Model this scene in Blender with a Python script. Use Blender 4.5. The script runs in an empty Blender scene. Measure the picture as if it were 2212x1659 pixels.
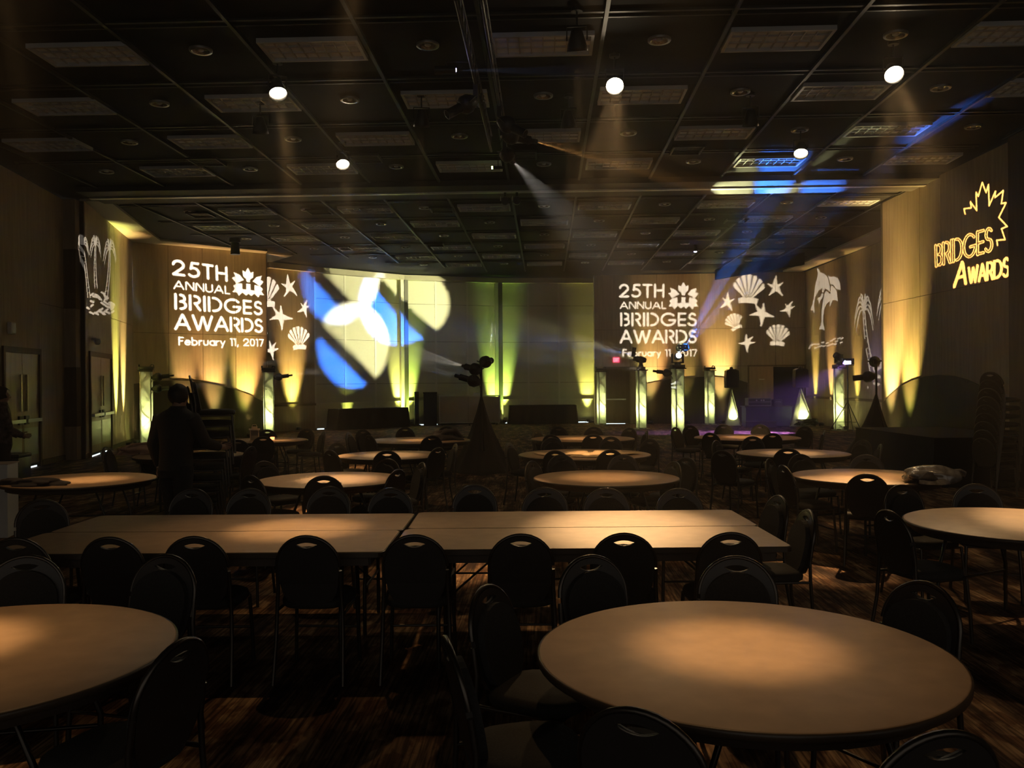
import bpy, bmesh, math, random
import numpy as np
from mathutils import Vector, Matrix
from mathutils.geometry import delaunay_2d_cdt

scene = bpy.context.scene
col = scene.collection
random.seed(7)

# ------------------------------------------------------------------ camera
F, CX, CY, CAMH = 1880.0, 1106.0, 829.5, 1.75
ROLL, PITCH = 0.0075, -4.5 / 1880
_f = Vector((0, math.cos(PITCH), math.sin(PITCH)))
_r0 = Vector((1, 0, 0)); _u0 = _r0.cross(_f)
_r = _r0 * math.cos(ROLL) - _u0 * math.sin(ROLL)
_u = _u0 * math.cos(ROLL) + _r0 * math.sin(ROLL)
CAM = Vector((0, 0, CAMH))
cd = bpy.data.cameras.new('camera'); cam = bpy.data.objects.new('camera', cd); col.objects.link(cam)
cam.matrix_world = Matrix(((_r.x, _u.x, -_f.x, CAM.x), (_r.y, _u.y, -_f.y, CAM.y), (_r.z, _u.z, -_f.z, CAM.z), (0, 0, 0, 1)))
cd.sensor_fit = 'HORIZONTAL'; cd.sensor_width = 36.0; cd.lens = 36.0 * F / 2212
cd.clip_start = 0.05; cd.clip_end = 200
scene.camera = cam

# ------------------------------------------------------------------ world, exposure
w = bpy.data.worlds.new('world'); scene.world = w; w.use_nodes = True
w.node_tree.nodes['Background'].inputs[0].default_value = (1.0, 0.88, 0.74, 1)
w.node_tree.nodes['Background'].inputs[1].default_value = 0.05
scene.view_settings.view_transform = 'Standard'
scene.view_settings.look = 'None'
scene.view_settings.gamma = 1.0
scene.view_settings.use_curve_mapping = False
scene.view_settings.exposure = 2.25
cy = scene.cycles
cy.use_denoising = True
cy.use_adaptive_sampling = True; cy.adaptive_threshold = 0.08; cy.adaptive_min_samples = 16
cy.max_bounces = 4; cy.diffuse_bounces = 3; cy.glossy_bounces = 2; cy.transmission_bounces = 3
cy.transparent_max_bounces = 6; cy.volume_bounces = 0
cy.sample_clamp_indirect = 4.0
cy.caustics_reflective = False; cy.caustics_refractive = False
HAZE = 0.0045

# ------------------------------------------------------------------ pixel helpers
def ray(px, py):
    return _f + _r * ((px - CX) / F) - _u * ((py - CY) / F)
def zp(px, py, z):
    d = ray(px, py); return CAM + d * ((z - CAMH) / d.z)
def yp(px, py, y):
    d = ray(px, py); return CAM + d * (y / d.y)
TH = math.radians(2.2)
def room(x, y):
    return (x * math.cos(TH) + y * math.sin(TH), -x * math.sin(TH) + y * math.cos(TH))

# ------------------------------------------------------------------ materials
MATS = {}
def mat(name, c, rough=0.6, metal=0.0, emit=None, estr=0.0, spec=0.5, noise=None, bump=0.0, coat=0.0, sheen=0.0):
    m = bpy.data.materials.new(name); m.use_nodes = True; MATS[name] = m
    nt = m.node_tree; b = nt.nodes['Principled BSDF']
    b.inputs['Base Color'].default_value = (*c, 1); b.inputs['Roughness'].default_value = rough
    b.inputs['Metallic'].default_value = metal; b.inputs['Specular IOR Level'].default_value = spec
    b.inputs['Coat Weight'].default_value = coat
    b.inputs['Sheen Weight'].default_value = sheen
    if emit:
        b.inputs['Emission Color'].default_value = (*emit, 1); b.inputs['Emission Strength'].default_value = estr
    if noise:
        sc, amt = noise[0], noise[1]
        stretch = noise[2] if len(noise) > 2 else (1, 1, 1)
        tc = nt.nodes.new('ShaderNodeTexCoord'); mp = nt.nodes.new('ShaderNodeMapping'); mp.inputs['Scale'].default_value = stretch
        nz = nt.nodes.new('ShaderNodeTexNoise'); nz.inputs['Scale'].default_value = sc; nz.inputs['Detail'].default_value = 4
        rp = nt.nodes.new('ShaderNodeValToRGB')
        rp.color_ramp.elements[0].color = (*[v * (1 - amt) for v in c], 1); rp.color_ramp.elements[1].color = (*[min(1, v * (1 + amt)) for v in c], 1)
        rp.color_ramp.elements[0].position = 0.3; rp.color_ramp.elements[1].position = 0.7
        nt.links.new(tc.outputs['Object'], mp.inputs[0]); nt.links.new(mp.outputs[0], nz.inputs['Vector'])
        nt.links.new(nz.outputs['Fac'], rp.inputs[0]); nt.links.new(rp.outputs[0], b.inputs['Base Color'])
        if bump:
            bp = nt.nodes.new('ShaderNodeBump'); bp.inputs['Strength'].default_value = bump; bp.inputs['Distance'].default_value = 0.01
            nt.links.new(nz.outputs['Fac'], bp.inputs['Height']); nt.links.new(bp.outputs[0], b.inputs['Normal'])
    return m

mat('ceiling_black', (0.011, 0.011, 0.011), 0.85, spec=0.2, noise=(3, 0.25))
mat('rail_metal', (0.016, 0.016, 0.016), 0.5, 0.2)
mat('rail_trim', (0.05, 0.05, 0.05), 0.5)
mat('beam_paint', (0.035, 0.033, 0.03), 0.7)
mat('track_metal', (0.45, 0.45, 0.43), 0.4, 0.6)
mat('veneer', (0.36, 0.29, 0.21), 0.6, spec=0.12, noise=(2.2, 0.12, (6, 6, 0.5)))
mat('veneer_dark', (0.12, 0.09, 0.062), 0.6, spec=0.12, noise=(2.2, 0.15, (6, 6, 0.5)))
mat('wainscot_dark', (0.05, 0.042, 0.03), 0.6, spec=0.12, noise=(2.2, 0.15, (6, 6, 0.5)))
mat('wall_joint', (0.05, 0.04, 0.03), 0.8)
mat('operable_fabric', (0.55, 0.53, 0.45), 0.85, spec=0.1, noise=(40, 0.06))
mat('operable_trim', (0.60, 0.57, 0.50), 0.5)
mat('post_dark', (0.10, 0.095, 0.08), 0.5)
mat('soffit_paint', (0.34, 0.31, 0.24), 0.7)
mat('laminate', (0.33, 0.215, 0.125), 0.5, noise=(9, 0.10))
mat('edge_band', (0.05, 0.035, 0.022), 0.4)
mat('apron_wood', (0.06, 0.042, 0.03), 0.6)
mat('leg_metal', (0.05, 0.045, 0.04), 0.35, 0.8)
mat('chair_fabric', (0.022, 0.020, 0.018), 0.9, noise=(120, 0.3))
mat('chair_back_shell', (0.025, 0.022, 0.02), 0.45)
mat('chair_frame', (0.085, 0.075, 0.065), 0.32, 0.85)
mat('black_paint', (0.012, 0.012, 0.013), 0.5)
mat('black_cloth', (0.008, 0.008, 0.009), 0.95, noise=(20, 0.2))
mat('black_plastic', (0.018, 0.018, 0.02), 0.4)
mat('steel', (0.5, 0.5, 0.48), 0.3, 0.9)
mat('aluminium', (0.45, 0.44, 0.42), 0.35, 0.9)
mat('door_wood', (0.34, 0.24, 0.16), 0.4, noise=(2.0, 0.12, (6, 6, 0.5)))
mat('door_brass', (0.6, 0.48, 0.3), 0.3, 0.8)
mat('kick_plate', (0.42, 0.42, 0.36), 0.35, 0.7)
mat('white_plastic', (0.6, 0.6, 0.57), 0.5)
mat('lens_prism', (0.85, 0.93, 1.0), 0.4)
mat('louvre_white', (0.45, 0.48, 0.50), 0.5)
mat('trim_ring', (0.22, 0.22, 0.22), 0.3, 0.5)
mat('can_reflector', (0.5, 0.5, 0.48), 0.2, 0.9)
mat('bar_front', (0.42, 0.34, 0.27), 0.6, noise=(4, 0.06))
mat('bar_trim', (0.55, 0.52, 0.45), 0.4, 0.4)
mat('booth_facade', (0.03, 0.04, 0.09), 0.7)
mat('leak_light', (0.6, 0.75, 0.9), 0.5, emit=(0.7, 0.9, 1.0), estr=0.5)
mat('exit_red', (0.3, 0.02, 0.03), 0.5, emit=(1.0, 0.05, 0.12), estr=0.35)
mat('exit_letters', (0.5, 0.1, 0.1), 0.5, emit=(1.0, 0.25, 0.3), estr=0.5)
mat('bulb_warm', (1, 0.9, 0.7), 0.5, emit=(1.0, 0.80, 0.52), estr=25)
mat('lens_white', (1, 1, 1), 0.3, emit=(0.85, 0.92, 1.0), estr=25)
mat('lens_blue', (0.6, 0.6, 1), 0.3, emit=(0.5, 0.45, 1.0), estr=14)
mat('lens_dim', (0.25, 0.3, 0.35), 0.1, 0.3)
mat('lens_lit', (1, 0.95, 0.85), 0.2, emit=(1.0, 0.93, 0.8), estr=0.5)
mat('lamp_green', (0.5, 0.7, 0.2), 0.3, emit=(0.75, 0.95, 0.25), estr=2.5)
mat('par_yellow', (0.6, 0.6, 0.2), 0.3, emit=(1.0, 0.95, 0.25), estr=3)
mat('plastic_wrap', (0.16, 0.15, 0.14), 0.15, spec=0.9, noise=(14, 0.5), bump=0.8)
mat('brown_paper', (0.50, 0.35, 0.20), 0.8, noise=(6, 0.12))
mat('pink_cloth', (0.42, 0.27, 0.19), 0.9, noise=(10, 0.2), bump=0.4)
mat('dark_cloth', (0.03, 0.025, 0.025), 0.9, noise=(15, 0.4), bump=0.4)
mat('lantern_frame', (0.5, 0.38, 0.26), 0.5)
mat('lantern_glass', (0.25, 0.22, 0.18), 0.1)
mat('candle', (0.9, 0.3, 0.15), 0.5, emit=(1.0, 0.25, 0.08), estr=0.8)
mat('skin', (0.28, 0.17, 0.12), 0.6)
mat('hair', (0.012, 0.01, 0.009), 0.7)
mat('shirt_black', (0.018, 0.018, 0.018), 0.9)
mat('shirt_print', (0.06, 0.05, 0.055), 0.9, noise=(14, 0.9))
mat('trousers', (0.014, 0.014, 0.015), 0.9)
mat('shoe', (0.02, 0.015, 0.012), 0.4)
mat('cable_black', (0.01, 0.01, 0.01), 0.6)
mat('case_silver', (0.30, 0.29, 0.26), 0.35, 0.6)

def carpet():
    m = bpy.data.materials.new('carpet'); m.use_nodes = True; MATS['carpet'] = m
    nt = m.node_tree; b = nt.nodes['Principled BSDF']; b.inputs['Roughness'].default_value = 0.95; b.inputs['Specular IOR Level'].default_value = 0.1
    tc = nt.nodes.new('ShaderNodeTexCoord'); mp = nt.nodes.new('ShaderNodeMapping'); mp.inputs['Rotation'].default_value = (0, 0, TH)
    nt.links.new(tc.outputs['Object'], mp.inputs[0])
    def noise(scale, sx, sy, det=3):
        q = nt.nodes.new('ShaderNodeMapping'); q.inputs['Scale'].default_value = (sx, sy, 1)
        n = nt.nodes.new('ShaderNodeTexNoise'); n.inputs['Scale'].default_value = scale; n.inputs['Detail'].default_value = det
        nt.links.new(mp.outputs[0], q.inputs[0]); nt.links.new(q.outputs[0], n.inputs['Vector']); return n.outputs['Fac']
    fine = noise(1.0, 55, 2.0); broad = noise(1.0, 5.0, 1.1); blot = noise(1.0, 9, 4.5, 5)
    def ramp(src, stops):
        r = nt.nodes.new('ShaderNodeValToRGB'); e = r.color_ramp.elements
        e[0].position, e[0].color = stops[0][0], (*stops[0][1], 1); e[1].position, e[1].color = stops[1][0], (*stops[1][1], 1)
        for p, c in stops[2:]:
            x = e.new(p); x.color = (*c, 1)
        nt.links.new(src, r.inputs[0]); return r.outputs[0]
    c1 = ramp(broad, [(0.36, (0.055, 0.035, 0.027)), (0.66, (0.38, 0.26, 0.155)), (0.5, (0.17, 0.105, 0.065))])
    c2 = ramp(fine, [(0.40, (0.25, 0.22, 0.2)), (0.60, (1.25, 1.2, 1.1))])
    c3 = ramp(blot, [(0.47, (1, 1, 1)), (0.54, (0.42, 0.30, 0.28))])
    mx = nt.nodes.new('ShaderNodeMix'); mx.data_type = 'RGBA'; mx.blend_type = 'MULTIPLY'; mx.inputs[0].default_value = 0.85
    nt.links.new(c1, mx.inputs[6]); nt.links.new(c2, mx.inputs[7])
    m2 = nt.nodes.new('ShaderNodeMix'); m2.data_type = 'RGBA'; m2.blend_type = 'MULTIPLY'; m2.inputs[0].default_value = 0.8
    nt.links.new(mx.outputs[2], m2.inputs[6]); nt.links.new(c3, m2.inputs[7])
    nt.links.new(m2.outputs[2], b.inputs['Base Color'])
carpet()

def translucent(name, c):
    m = bpy.data.materials.new(name); m.use_nodes = True; MATS[name] = m
    nt = m.node_tree; nt.nodes.remove(nt.nodes['Principled BSDF'])
    d = nt.nodes.new('ShaderNodeBsdfDiffuse'); t = nt.nodes.new('ShaderNodeBsdfTranslucent'); x = nt.nodes.new('ShaderNodeMixShader')
    tc = nt.nodes.new('ShaderNodeTexCoord'); nz = nt.nodes.new('ShaderNodeTexNoise'); nz.inputs['Scale'].default_value = 7
    rp = nt.nodes.new('ShaderNodeValToRGB'); rp.color_ramp.elements[0].color = (*[v * .8 for v in c], 1); rp.color_ramp.elements[1].color = (*c, 1)
    nt.links.new(tc.outputs['Object'], nz.inputs['Vector']); nt.links.new(nz.outputs['Fac'], rp.inputs[0])
    for n in (d, t): nt.links.new(rp.outputs[0], n.inputs['Color'])
    x.inputs[0].default_value = 0.6
    nt.links.new(d.outputs[0], x.inputs[1]); nt.links.new(t.outputs[0], x.inputs[2]); nt.links.new(x.outputs[0], nt.nodes['Material Output'].inputs[0])
translucent('scrim', (0.75, 0.75, 0.70))

# ------------------------------------------------------------------ mesh helpers
class MB:
    def __init__(s): s.v = []; s.f = []; s.sm = []
    def add(s, vs, fs, smooth=False):
        o = len(s.v); s.v += [tuple(p) for p in vs]; s.f += [tuple(i + o for i in f) for f in fs]; s.sm += [smooth] * len(fs); return s
    def box(s, c, d, rz=0.0, m=None):
        x, y, z = d[0] / 2, d[1] / 2, d[2] / 2
        vs = [Vector((i * x, j * y, k * z)) for k in (-1, 1) for j in (-1, 1) for i in (-1, 1)]
        R = m if m is not None else Matrix.Rotation(rz, 3, 'Z')
        vs = [R @ p + Vector(c) for p in vs]
        return s.add(vs, [(0, 2, 3, 1), (4, 5, 7, 6), (0, 1, 5, 4), (2, 6, 7, 3), (0, 4, 6, 2), (1, 3, 7, 5)])
    def ring(s, c, ax, r, n):
        ax = Vector(ax).normalized(); a = ax.orthogonal().normalized(); b = ax.cross(a)
        return [Vector(c) + (a * math.cos(2 * math.pi * i / n) + b * math.sin(2 * math.pi * i / n)) * r for i in range(n)]
    def cone(s, p0, p1, r0, r1, n=10, caps=True):
        p0, p1 = Vector(p0), Vector(p1); ax = p1 - p0
        vs = s.ring(p0, ax, r0, n) + s.ring(p1, ax, r1, n)
        s.add(vs, [(i, (i + 1) % n, n + (i + 1) % n, n + i) for i in range(n)], True)
        if caps: s.add(vs, [tuple(range(n - 1, -1, -1)), tuple(range(n, 2 * n))])
        return s
    def cyl(s, p0, p1, r, n=10, caps=True): return s.cone(p0, p1, r, r, n, caps)
    def tube(s, pts, r, n=6, closed=False):
        pts = [Vector(p) for p in pts]; N = len(pts); vs = []; up = None
        for i, p in enumerate(pts):
            if closed: t = pts[(i + 1) % N] - pts[i - 1]
            else: t = pts[min(i + 1, N - 1)] - pts[max(i - 1, 0)]
            t.normalize()
            if up is None: up = t.orthogonal().normalized()
            up = (up - t * up.dot(t)).normalized(); b = t.cross(up)
            rr = r[i] if isinstance(r, (list, tuple)) else r
            vs += [p + (up * math.cos(2 * math.pi * k / n) + b * math.sin(2 * math.pi * k / n)) * rr for k in range(n)]
        fs = []
        for i in range(N if closed else N - 1):
            j = (i + 1) % N
            fs += [(i * n + k, i * n + (k + 1) % n, j * n + (k + 1) % n, j * n + k) for k in range(n)]
        s.add(vs, fs, True)
        if not closed: s.add(vs[:n] + vs[-n:], [tuple(range(n - 1, -1, -1)), tuple(range(n, 2 * n))])
        return s
    def lathe(s, prof, n=24, c=(0, 0, 0), m=None):
        vs = []
        for r, z in prof:
            vs += [Vector((r * math.cos(2 * math.pi * k / n), r * math.sin(2 * math.pi * k / n), z)) for k in range(n)]
        if m is not None: vs = [m @ p for p in vs]
        vs = [p + Vector(c) for p in vs]
        fs = [(i * n + k, i * n + (k + 1) % n, (i + 1) * n + (k + 1) % n, (i + 1) * n + k) for i in range(len(prof) - 1) for k in range(n)]
        return s.add(vs, fs, True)
    def prism(s, poly, fn, t0, t1):
        """extrude 2D polygon; fn(u, v, t) -> point"""
        n = len(poly); vs = [fn(u, v, t0) for u, v in poly] + [fn(u, v, t1) for u, v in poly]
        return s.add(vs, [tuple(range(n - 1, -1, -1)), tuple(range(n, 2 * n))] + [(i, (i + 1) % n, n + (i + 1) % n, n + i) for i in range(n)])
    def mesh(s, name):
        me = bpy.data.meshes.new(name); me.from_pydata(s.v, [], s.f)
        bm = bmesh.new(); bm.from_mesh(me); bmesh.ops.recalc_face_normals(bm, faces=bm.faces); bm.to_mesh(me); bm.free()
        me.polygons.foreach_set('use_smooth', s.sm); me.update(); return me
    def build(s, name, m, parent=None, loc=None):
        return link(name, s.mesh(name), m, parent, loc)

def link(name, me, m, parent=None, loc=None):
    o = bpy.data.objects.new(name, me); col.objects.link(o)
    if m and not me.materials: me.materials.append(MATS[m])
    if parent is not None: o.parent = parent
    if loc is not None: o.location = loc
    return o
def tag(o, label=None, cat=None, group=None, kind=None):
    if label: o['label'] = label
    if cat: o['category'] = cat
    if group: o['group'] = group
    if kind: o['kind'] = kind
    return o
def empty(name, loc=(0, 0, 0), rz=0.0, label=None, cat=None, group=None, kind=None):
    o = bpy.data.objects.new(name, None); col.objects.link(o); o.location = loc; o.rotation_euler = (0, 0, rz)
    o.empty_display_size = 0.1
    return tag(o, label, cat, group, kind)
KIDS = {}
def copy_tree(o, parent=None):
    c = o.copy(); col.objects.link(c)
    if parent is not None: c.parent = parent
    for ch in [k for k in col.objects if k.parent is o] if o.name not in KIDS else KIDS[o.name]:
        copy_tree(ch, c)
    return c
def cache_kids(o):
    ks = [k for k in bpy.data.objects if k.parent is o]; KIDS[o.name] = ks
    for k in ks: cache_kids(k)
def bevel(me, w, seg=2):
    bm = bmesh.new(); bm.from_mesh(me)
    bmesh.ops.bevel(bm, geom=[e for e in bm.edges], offset=w, segments=seg, affect='EDGES', profile=0.5)
    bm.to_mesh(me); bm.free()
    for p in me.polygons: p.use_smooth = True
    return me
def rbox(c, d, w, seg=2):
    me = MB().box(c, d).mesh('rbox'); return bevel(me, w, seg)
def plate(loops, thick, name, fn=None, y0=0.0):
    """2D loops (u,v) with holes (even-odd) -> extruded solid in the u/v plane; fn(u,v,t)"""
    vs, es = [], []
    for lp in loops:
        o = len(vs); n = len(lp); vs += [Vector(p) for p in lp]; es += [(o + i, o + (i + 1) % n) for i in range(n)]
    ov, oe, of, _, _, _ = delaunay_2d_cdt(vs, es, [], 0, 1e-7)
    def inside(x, y):
        c = False
        for lp in loops:
            for i in range(len(lp)):
                x0, y0_ = lp[i]; x1, y1 = lp[(i + 1) % len(lp)]
                if (y0_ > y) != (y1 > y) and x < (x1 - x0) * (y - y0_) / (y1 - y0_) + x0: c = not c
        return c
    fs = []
    for t in of:
        cx = sum(ov[i].x for i in t) / len(t); cyy = sum(ov[i].y for i in t) / len(t)
        if inside(cx, cyy): fs.append(tuple(t))
    fn = fn or (lambda u, v, t: (u, t, v))
    mb = MB(); n = len(ov)
    P = [fn(p.x, p.y, -thick / 2 + y0) for p in ov] + [fn(p.x, p.y, thick / 2 + y0) for p in ov]
    faces = [tuple(reversed(f)) for f in fs] + [tuple(i + n for i in f) for f in fs]
    cnt = {}
    for f in fs:
        for i in range(len(f)):
            a, b = f[i], f[(i + 1) % len(f)]; cnt[(a, b)] = 1
    for (a, b) in cnt:
        if (b, a) not in cnt: faces.append((a, b, b + n, a + n))
    mb.add(P, faces)
    return mb.mesh(name)

def aim(loc, target, roll=0.0):
    d = (Vector(target) - Vector(loc)).normalized()
    return d.to_track_quat('-Z', 'Y')
def spot(name, loc, target, power, deg, color, blend=0.3, radius=0.03, parent=None):
    ld = bpy.data.lights.new(name, 'SPOT'); ld.energy = power; ld.spot_size = math.radians(deg); ld.spot_blend = blend
    ld.color = color; ld.shadow_soft_size = radius
    o = bpy.data.objects.new(name, ld); col.objects.link(o)
    o.location = loc; o.rotation_mode = 'QUATERNION'; o.rotation_quaternion = aim(loc, target)
    return o
def point(name, loc, power, color, radius=0.05):
    ld = bpy.data.lights.new(name, 'POINT'); ld.energy = power; ld.color = color; ld.shadow_soft_size = radius
    o = bpy.data.objects.new(name, ld); col.objects.link(o); o.location = loc; return o

# ------------------------------------------------------------------ room shell
H = 6.1
CEN = Vector((0, 20))
class Wall:
    def __init__(s, a, b):
        s.a = Vector(a); s.b = Vector(b); s.d = (s.b - s.a); s.L = s.d.length; s.d.normalize()
        n = Vector((-s.d.y, s.d.x))
        if n.dot(CEN - s.a) < 0: n = -n
        s.n = n
    def pt(s, u, z, off=0.0):
        p = s.a + s.d * u + s.n * off; return Vector((p.x, p.y, z))
    def hit(s, px, py, off=0.0):
        d = ray(px, py); n3 = Vector((s.n.x, s.n.y, 0)); o = s.pt(0, 0, off)
        t = (o - CAM).dot(n3) / d.dot(n3); p = CAM + d * t
        return (Vector((p.x, p.y)) - s.a).dot(s.d), p.z
    def u(s, px): return s.hit(px, 830)[0]
    def rect(s, mb, u0, u1, z0, z1, o0, o1):
        return mb.prism([(u0, z0), (u1, z0), (u1, z1), (u0, z1)], lambda u, v, t: s.pt(u, v, t), o0, o1)
def wall(name, W, m='wall_joint', z1=H, ext=0.0, thick=0.15):
    mb = MB(); W.rect(mb, -ext, W.L + ext, 0, z1, -thick, 0.0)
    return tag(mb.build(name, m), kind='structure')
def panels(wobj, W, us, zs, m, off=0.018, gap=0.012, skip=None, name='panel'):
    out = []
    for i in range(len(us) - 1):
        for j in range(len(zs) - 1):
            if skip and skip(us[i], us[i + 1], zs[j], zs[j + 1]): continue
            mb = MB(); W.rect(mb, us[i] + gap / 2, us[i + 1] - gap / 2, zs[j] + gap / 2, zs[j + 1] - gap / 2, 0.0, off)
            o = mb.build(name, m, wobj); out.append(o)
    return out
def wpiece(wobj, W, name, m, u0, u1, z0, z1, o0, o1):
    mb = MB(); W.rect(mb, u0, u1, z0, z1, o0, o1); return mb.build(name, m, wobj)

WA = Wall((-7.45, -3.0), (-10.48, 20.34)); WB = Wall((-10.17, 20.88), (-11.56, 26.55))
WC = Wall((-11.56, 26.55), (-8.2, 29.12)); WCR = Wall((-8.2, 29.12), (-8.78, 31.23))
WD = Wall((-8.78, 31.23), (-7.39, 32.7))
WO = [Wall((-7.39, 32.7), (-4.42, 35.3)), Wall((-4.42, 35.3), (-0.57, 36.65)), Wall((-0.57, 36.65), (3.49, 36.9))]
WER = Wall((3.49, 36.9), (3.42, 35.78)); WE = Wall((3.42, 35.78), (11.86, 35.07))
WF = Wall((11.86, 35.07), (11.6, 21.5)); WJ = Wall((11.6, 21.48), (9.19, 21.48)); WG = Wall((9.19, 21.48), (9.13, -3.0))

# floor and ceiling
mb = MB(); mb.box((0, 17, -0.05), (30, 44, 0.1)); floor = tag(mb.build('floor', 'carpet'), kind='structure')
mb = MB(); mb.box((0, 17, H + 0.11), (30, 44, 0.1)); ceil = tag(mb.build('ceiling', 'ceiling_black'), kind='structure')

def spread(a, b, n): return [a + (b - a) * i / n for i in range(n + 1)]
# near wall by the double doors
wl = wall('wall_left', WA, ext=0.0)
uA = [WA.L - 1.55 * k for k in range(16)][::-1]; uA[0] = 0
dA0, dA1, dAz = WA.u(2), WA.u(84), 2.42
dskip = lambda u0, u1, z0, z1: False
zA = [0.12, 3.55, H]
def split_around(us, a, b):
    out = [u for u in us if u < a - 0.05 or u > b + 0.05]; out += [a, b]; return sorted(out)
usA = split_around(uA, dA0, dA1)
panels(wl, WA, usA, zA, 'veneer', skip=lambda u0, u1, z0, z1: u0 >= dA0 - 1e-4 and u1 <= dA1 + 1e-4)
wpiece(wl, WA, 'panel', 'veneer', dA0, dA1, dAz + 0.12, H, 0, 0.018)
bb = MB(); WA.rect(bb, 0, dA0 - 0.1, 0, 0.12, 0, 0.03); WA.rect(bb, dA1 + 0.1, WA.L, 0, 0.12, 0, 0.03)
tag(bb.build('baseboard_left', 'veneer_dark'), kind='structure')
# jamb pillar with dark inlay blocks
pc = WA.pt(WA.L, 0, 0)
WPf = Wall((-10.55, 20.35), (-10.19, 20.35)); WPs = Wall((-10.19, 20.35), (-10.19, 20.86))
mb = MB(); mb.box((-10.37, 20.605, H / 2), (0.36, 0.51, H)); pil = tag(mb.build('pillar', 'veneer'), kind='structure')
pil.name = 'wall_pillar'
for z0, z1 in ((0.78, 2.17), (3.54, 4.93)):
    wpiece(pil, WPf, 'inlay_block', 'veneer_dark', 0.0, 0.37, z0, z1, -0.002, 0.012)
    wpiece(pil, WPs, 'inlay_block', 'veneer_dark', -0.01, 0.51, z0, z1, -0.002, 0.012)
# angled wall with the second doors
wb = wall('wall_left_angled', WB, ext=0.3)
dB0, dB1 = WB.u(190), WB.u(238)
usB = split_around([-.3] + spread(0.4, WB.L, 4), dB0, dB1)
panels(wb, WB, usB, [0.12, 3.55, H], 'veneer', skip=lambda a, b, c, d: a >= dB0 - 1e-4 and b <= dB1 + 1e-4)
wpiece(wb, WB, 'panel', 'veneer', dB0, dB1, 2.55, H, 0, 0.018)
# back wall, first part (title projection)
wc = wall('wall_back_left', WC, ext=0.0)
panels(wc, WC, spread(0, WC.L, 4), [0.0, 3.35, H], 'veneer')
wcr = wall('wall_back_return', WCR); panels(wcr, WCR, [0, WCR.L], [0, 3.35, H], 'veneer')
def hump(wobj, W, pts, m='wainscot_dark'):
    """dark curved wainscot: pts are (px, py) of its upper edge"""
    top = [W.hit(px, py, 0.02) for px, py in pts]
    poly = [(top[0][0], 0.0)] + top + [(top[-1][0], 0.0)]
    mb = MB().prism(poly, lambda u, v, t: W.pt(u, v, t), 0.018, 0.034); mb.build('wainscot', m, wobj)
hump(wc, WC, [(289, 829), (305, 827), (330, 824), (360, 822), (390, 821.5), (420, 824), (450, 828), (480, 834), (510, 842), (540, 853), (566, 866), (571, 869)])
# recess wall
wd = wall('wall_back_recess', WD, ext=0.05)
panels(wd, WD, spread(0, WD.L, 1), [0.0, 0.98, H - 0.2], 'veneer')
wpiece(wd, WD, 'chair_rail', 'veneer_dark', 0, WD.L, 0.92, 1.0, 0.018, 0.05)
# operable wall: three straight runs
opx = [[679, 746, 811, 869], [869, 942, 1010, 1075], [1075, 1142, 1208, 1282]]
for k, W in enumerate(WO):
    wo = wall('wall_back_operable' if k == 0 else 'wall_back_operable.%03d' % k, W, ext=0.03)
    us = [max(0, min(W.L, W.u(p))) for p in opx[k]]; us[0] = 0; us[-1] = W.L
    panels(wo, W, us, [0.05, 1.0, 1.72, 3.42, 4.95, H - 0.2], 'operable_fabric', off=0.02, gap=0.014)
    for i, u0 in enumerate(us):
        if i == 0 and k > 0: continue
        if i == len(us) - 1 and k < 2: continue
        wpiece(wo, W, 'joint_strip', 'operable_trim', u0 - 0.04, u0 + 0.04, 0.05, H - 0.2, 0.02, 0.032)
    wpiece(wo, W, 'ledge', 'operable_trim', 0, W.L, 0.985, 1.015, 0.02, 0.07)
    wpiece(wo, W, 'header', 'soffit_paint', -0.05, W.L + 0.05, H - 0.2, H, 0.0, 0.22)
wpiece(wd, WD, 'header', 'soffit_paint', 0, WD.L, H - 0.2, H, 0.0, 0.22)
for k in (0, 1):
    W = WO[k]
    mb = MB(); W2 = WO[k + 1]; p = W.pt(W.L, 0); n = (W.n + W2.n).normalized(); q = Vector((p.x, p.y)) + n * 0.12
    a = math.atan2(n.y, n.x) - math.pi / 2
    po = empty('trim_%d' % (k + 1), (q.x, q.y, 0), a, kind='structure')
    MB().box((-0.07, 0, (H - 0.2) / 2), (0.16, 0.24, H - 0.2)).build('dark_face', 'post_dark', po)
    MB().box((0.09, 0.0, (H - 0.2) / 2), (0.14, 0.20, H - 0.2)).build('pale_face', 'operable_trim', po)
we2 = wall('wall_back_jamb', WER); panels(we2, WER, [0, WER.L], [0, H], 'operable_trim', off=0.02)
# back wall, second part
we = wall('wall_back_right', WE)
usE = [0] + [WE.u(p) for p in (1362, 1420, 1512, 1600, 1676)] + [WE.L]
panels(we, WE, usE, [0.0, 2.33, 3.85, H], 'veneer')
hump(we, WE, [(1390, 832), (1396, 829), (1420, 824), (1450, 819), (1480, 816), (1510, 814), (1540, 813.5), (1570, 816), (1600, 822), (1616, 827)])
wf = wall('wall_right_far', WF)
panels(wf, WF, spread(0, WF.L, 6), [0.0, 1.02, 1.1, H], 'veneer')
wpiece(wf, WF, 'chair_rail', 'veneer_dark', 0, WF.L, 1.02, 1.1, 0.0, 0.05)
wj = wall('wall_right_return', WJ); panels(wj, WJ, [0, WJ.L], [0, 3.6, H], 'veneer')
wg = wall('wall_right', WG)
gu = [0, WG.u(1990), WG.u(2036), WG.u(2196)]
gu += [gu[-1] + 1.9 * k for k in range(1, 7)] + [WG.L]
gu = [g for g in gu if g <= WG.L]
panels(wg, WG, gu, [0.0, 3.6, H], 'veneer')
hump(wg, WG, [(1910, 868), (1922, 855), (1945, 835), (1970, 822), (2000, 813), (2030, 810), (2060, 812), (2090, 820), (2115, 831), (2140, 845), (2170, 868)])
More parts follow.
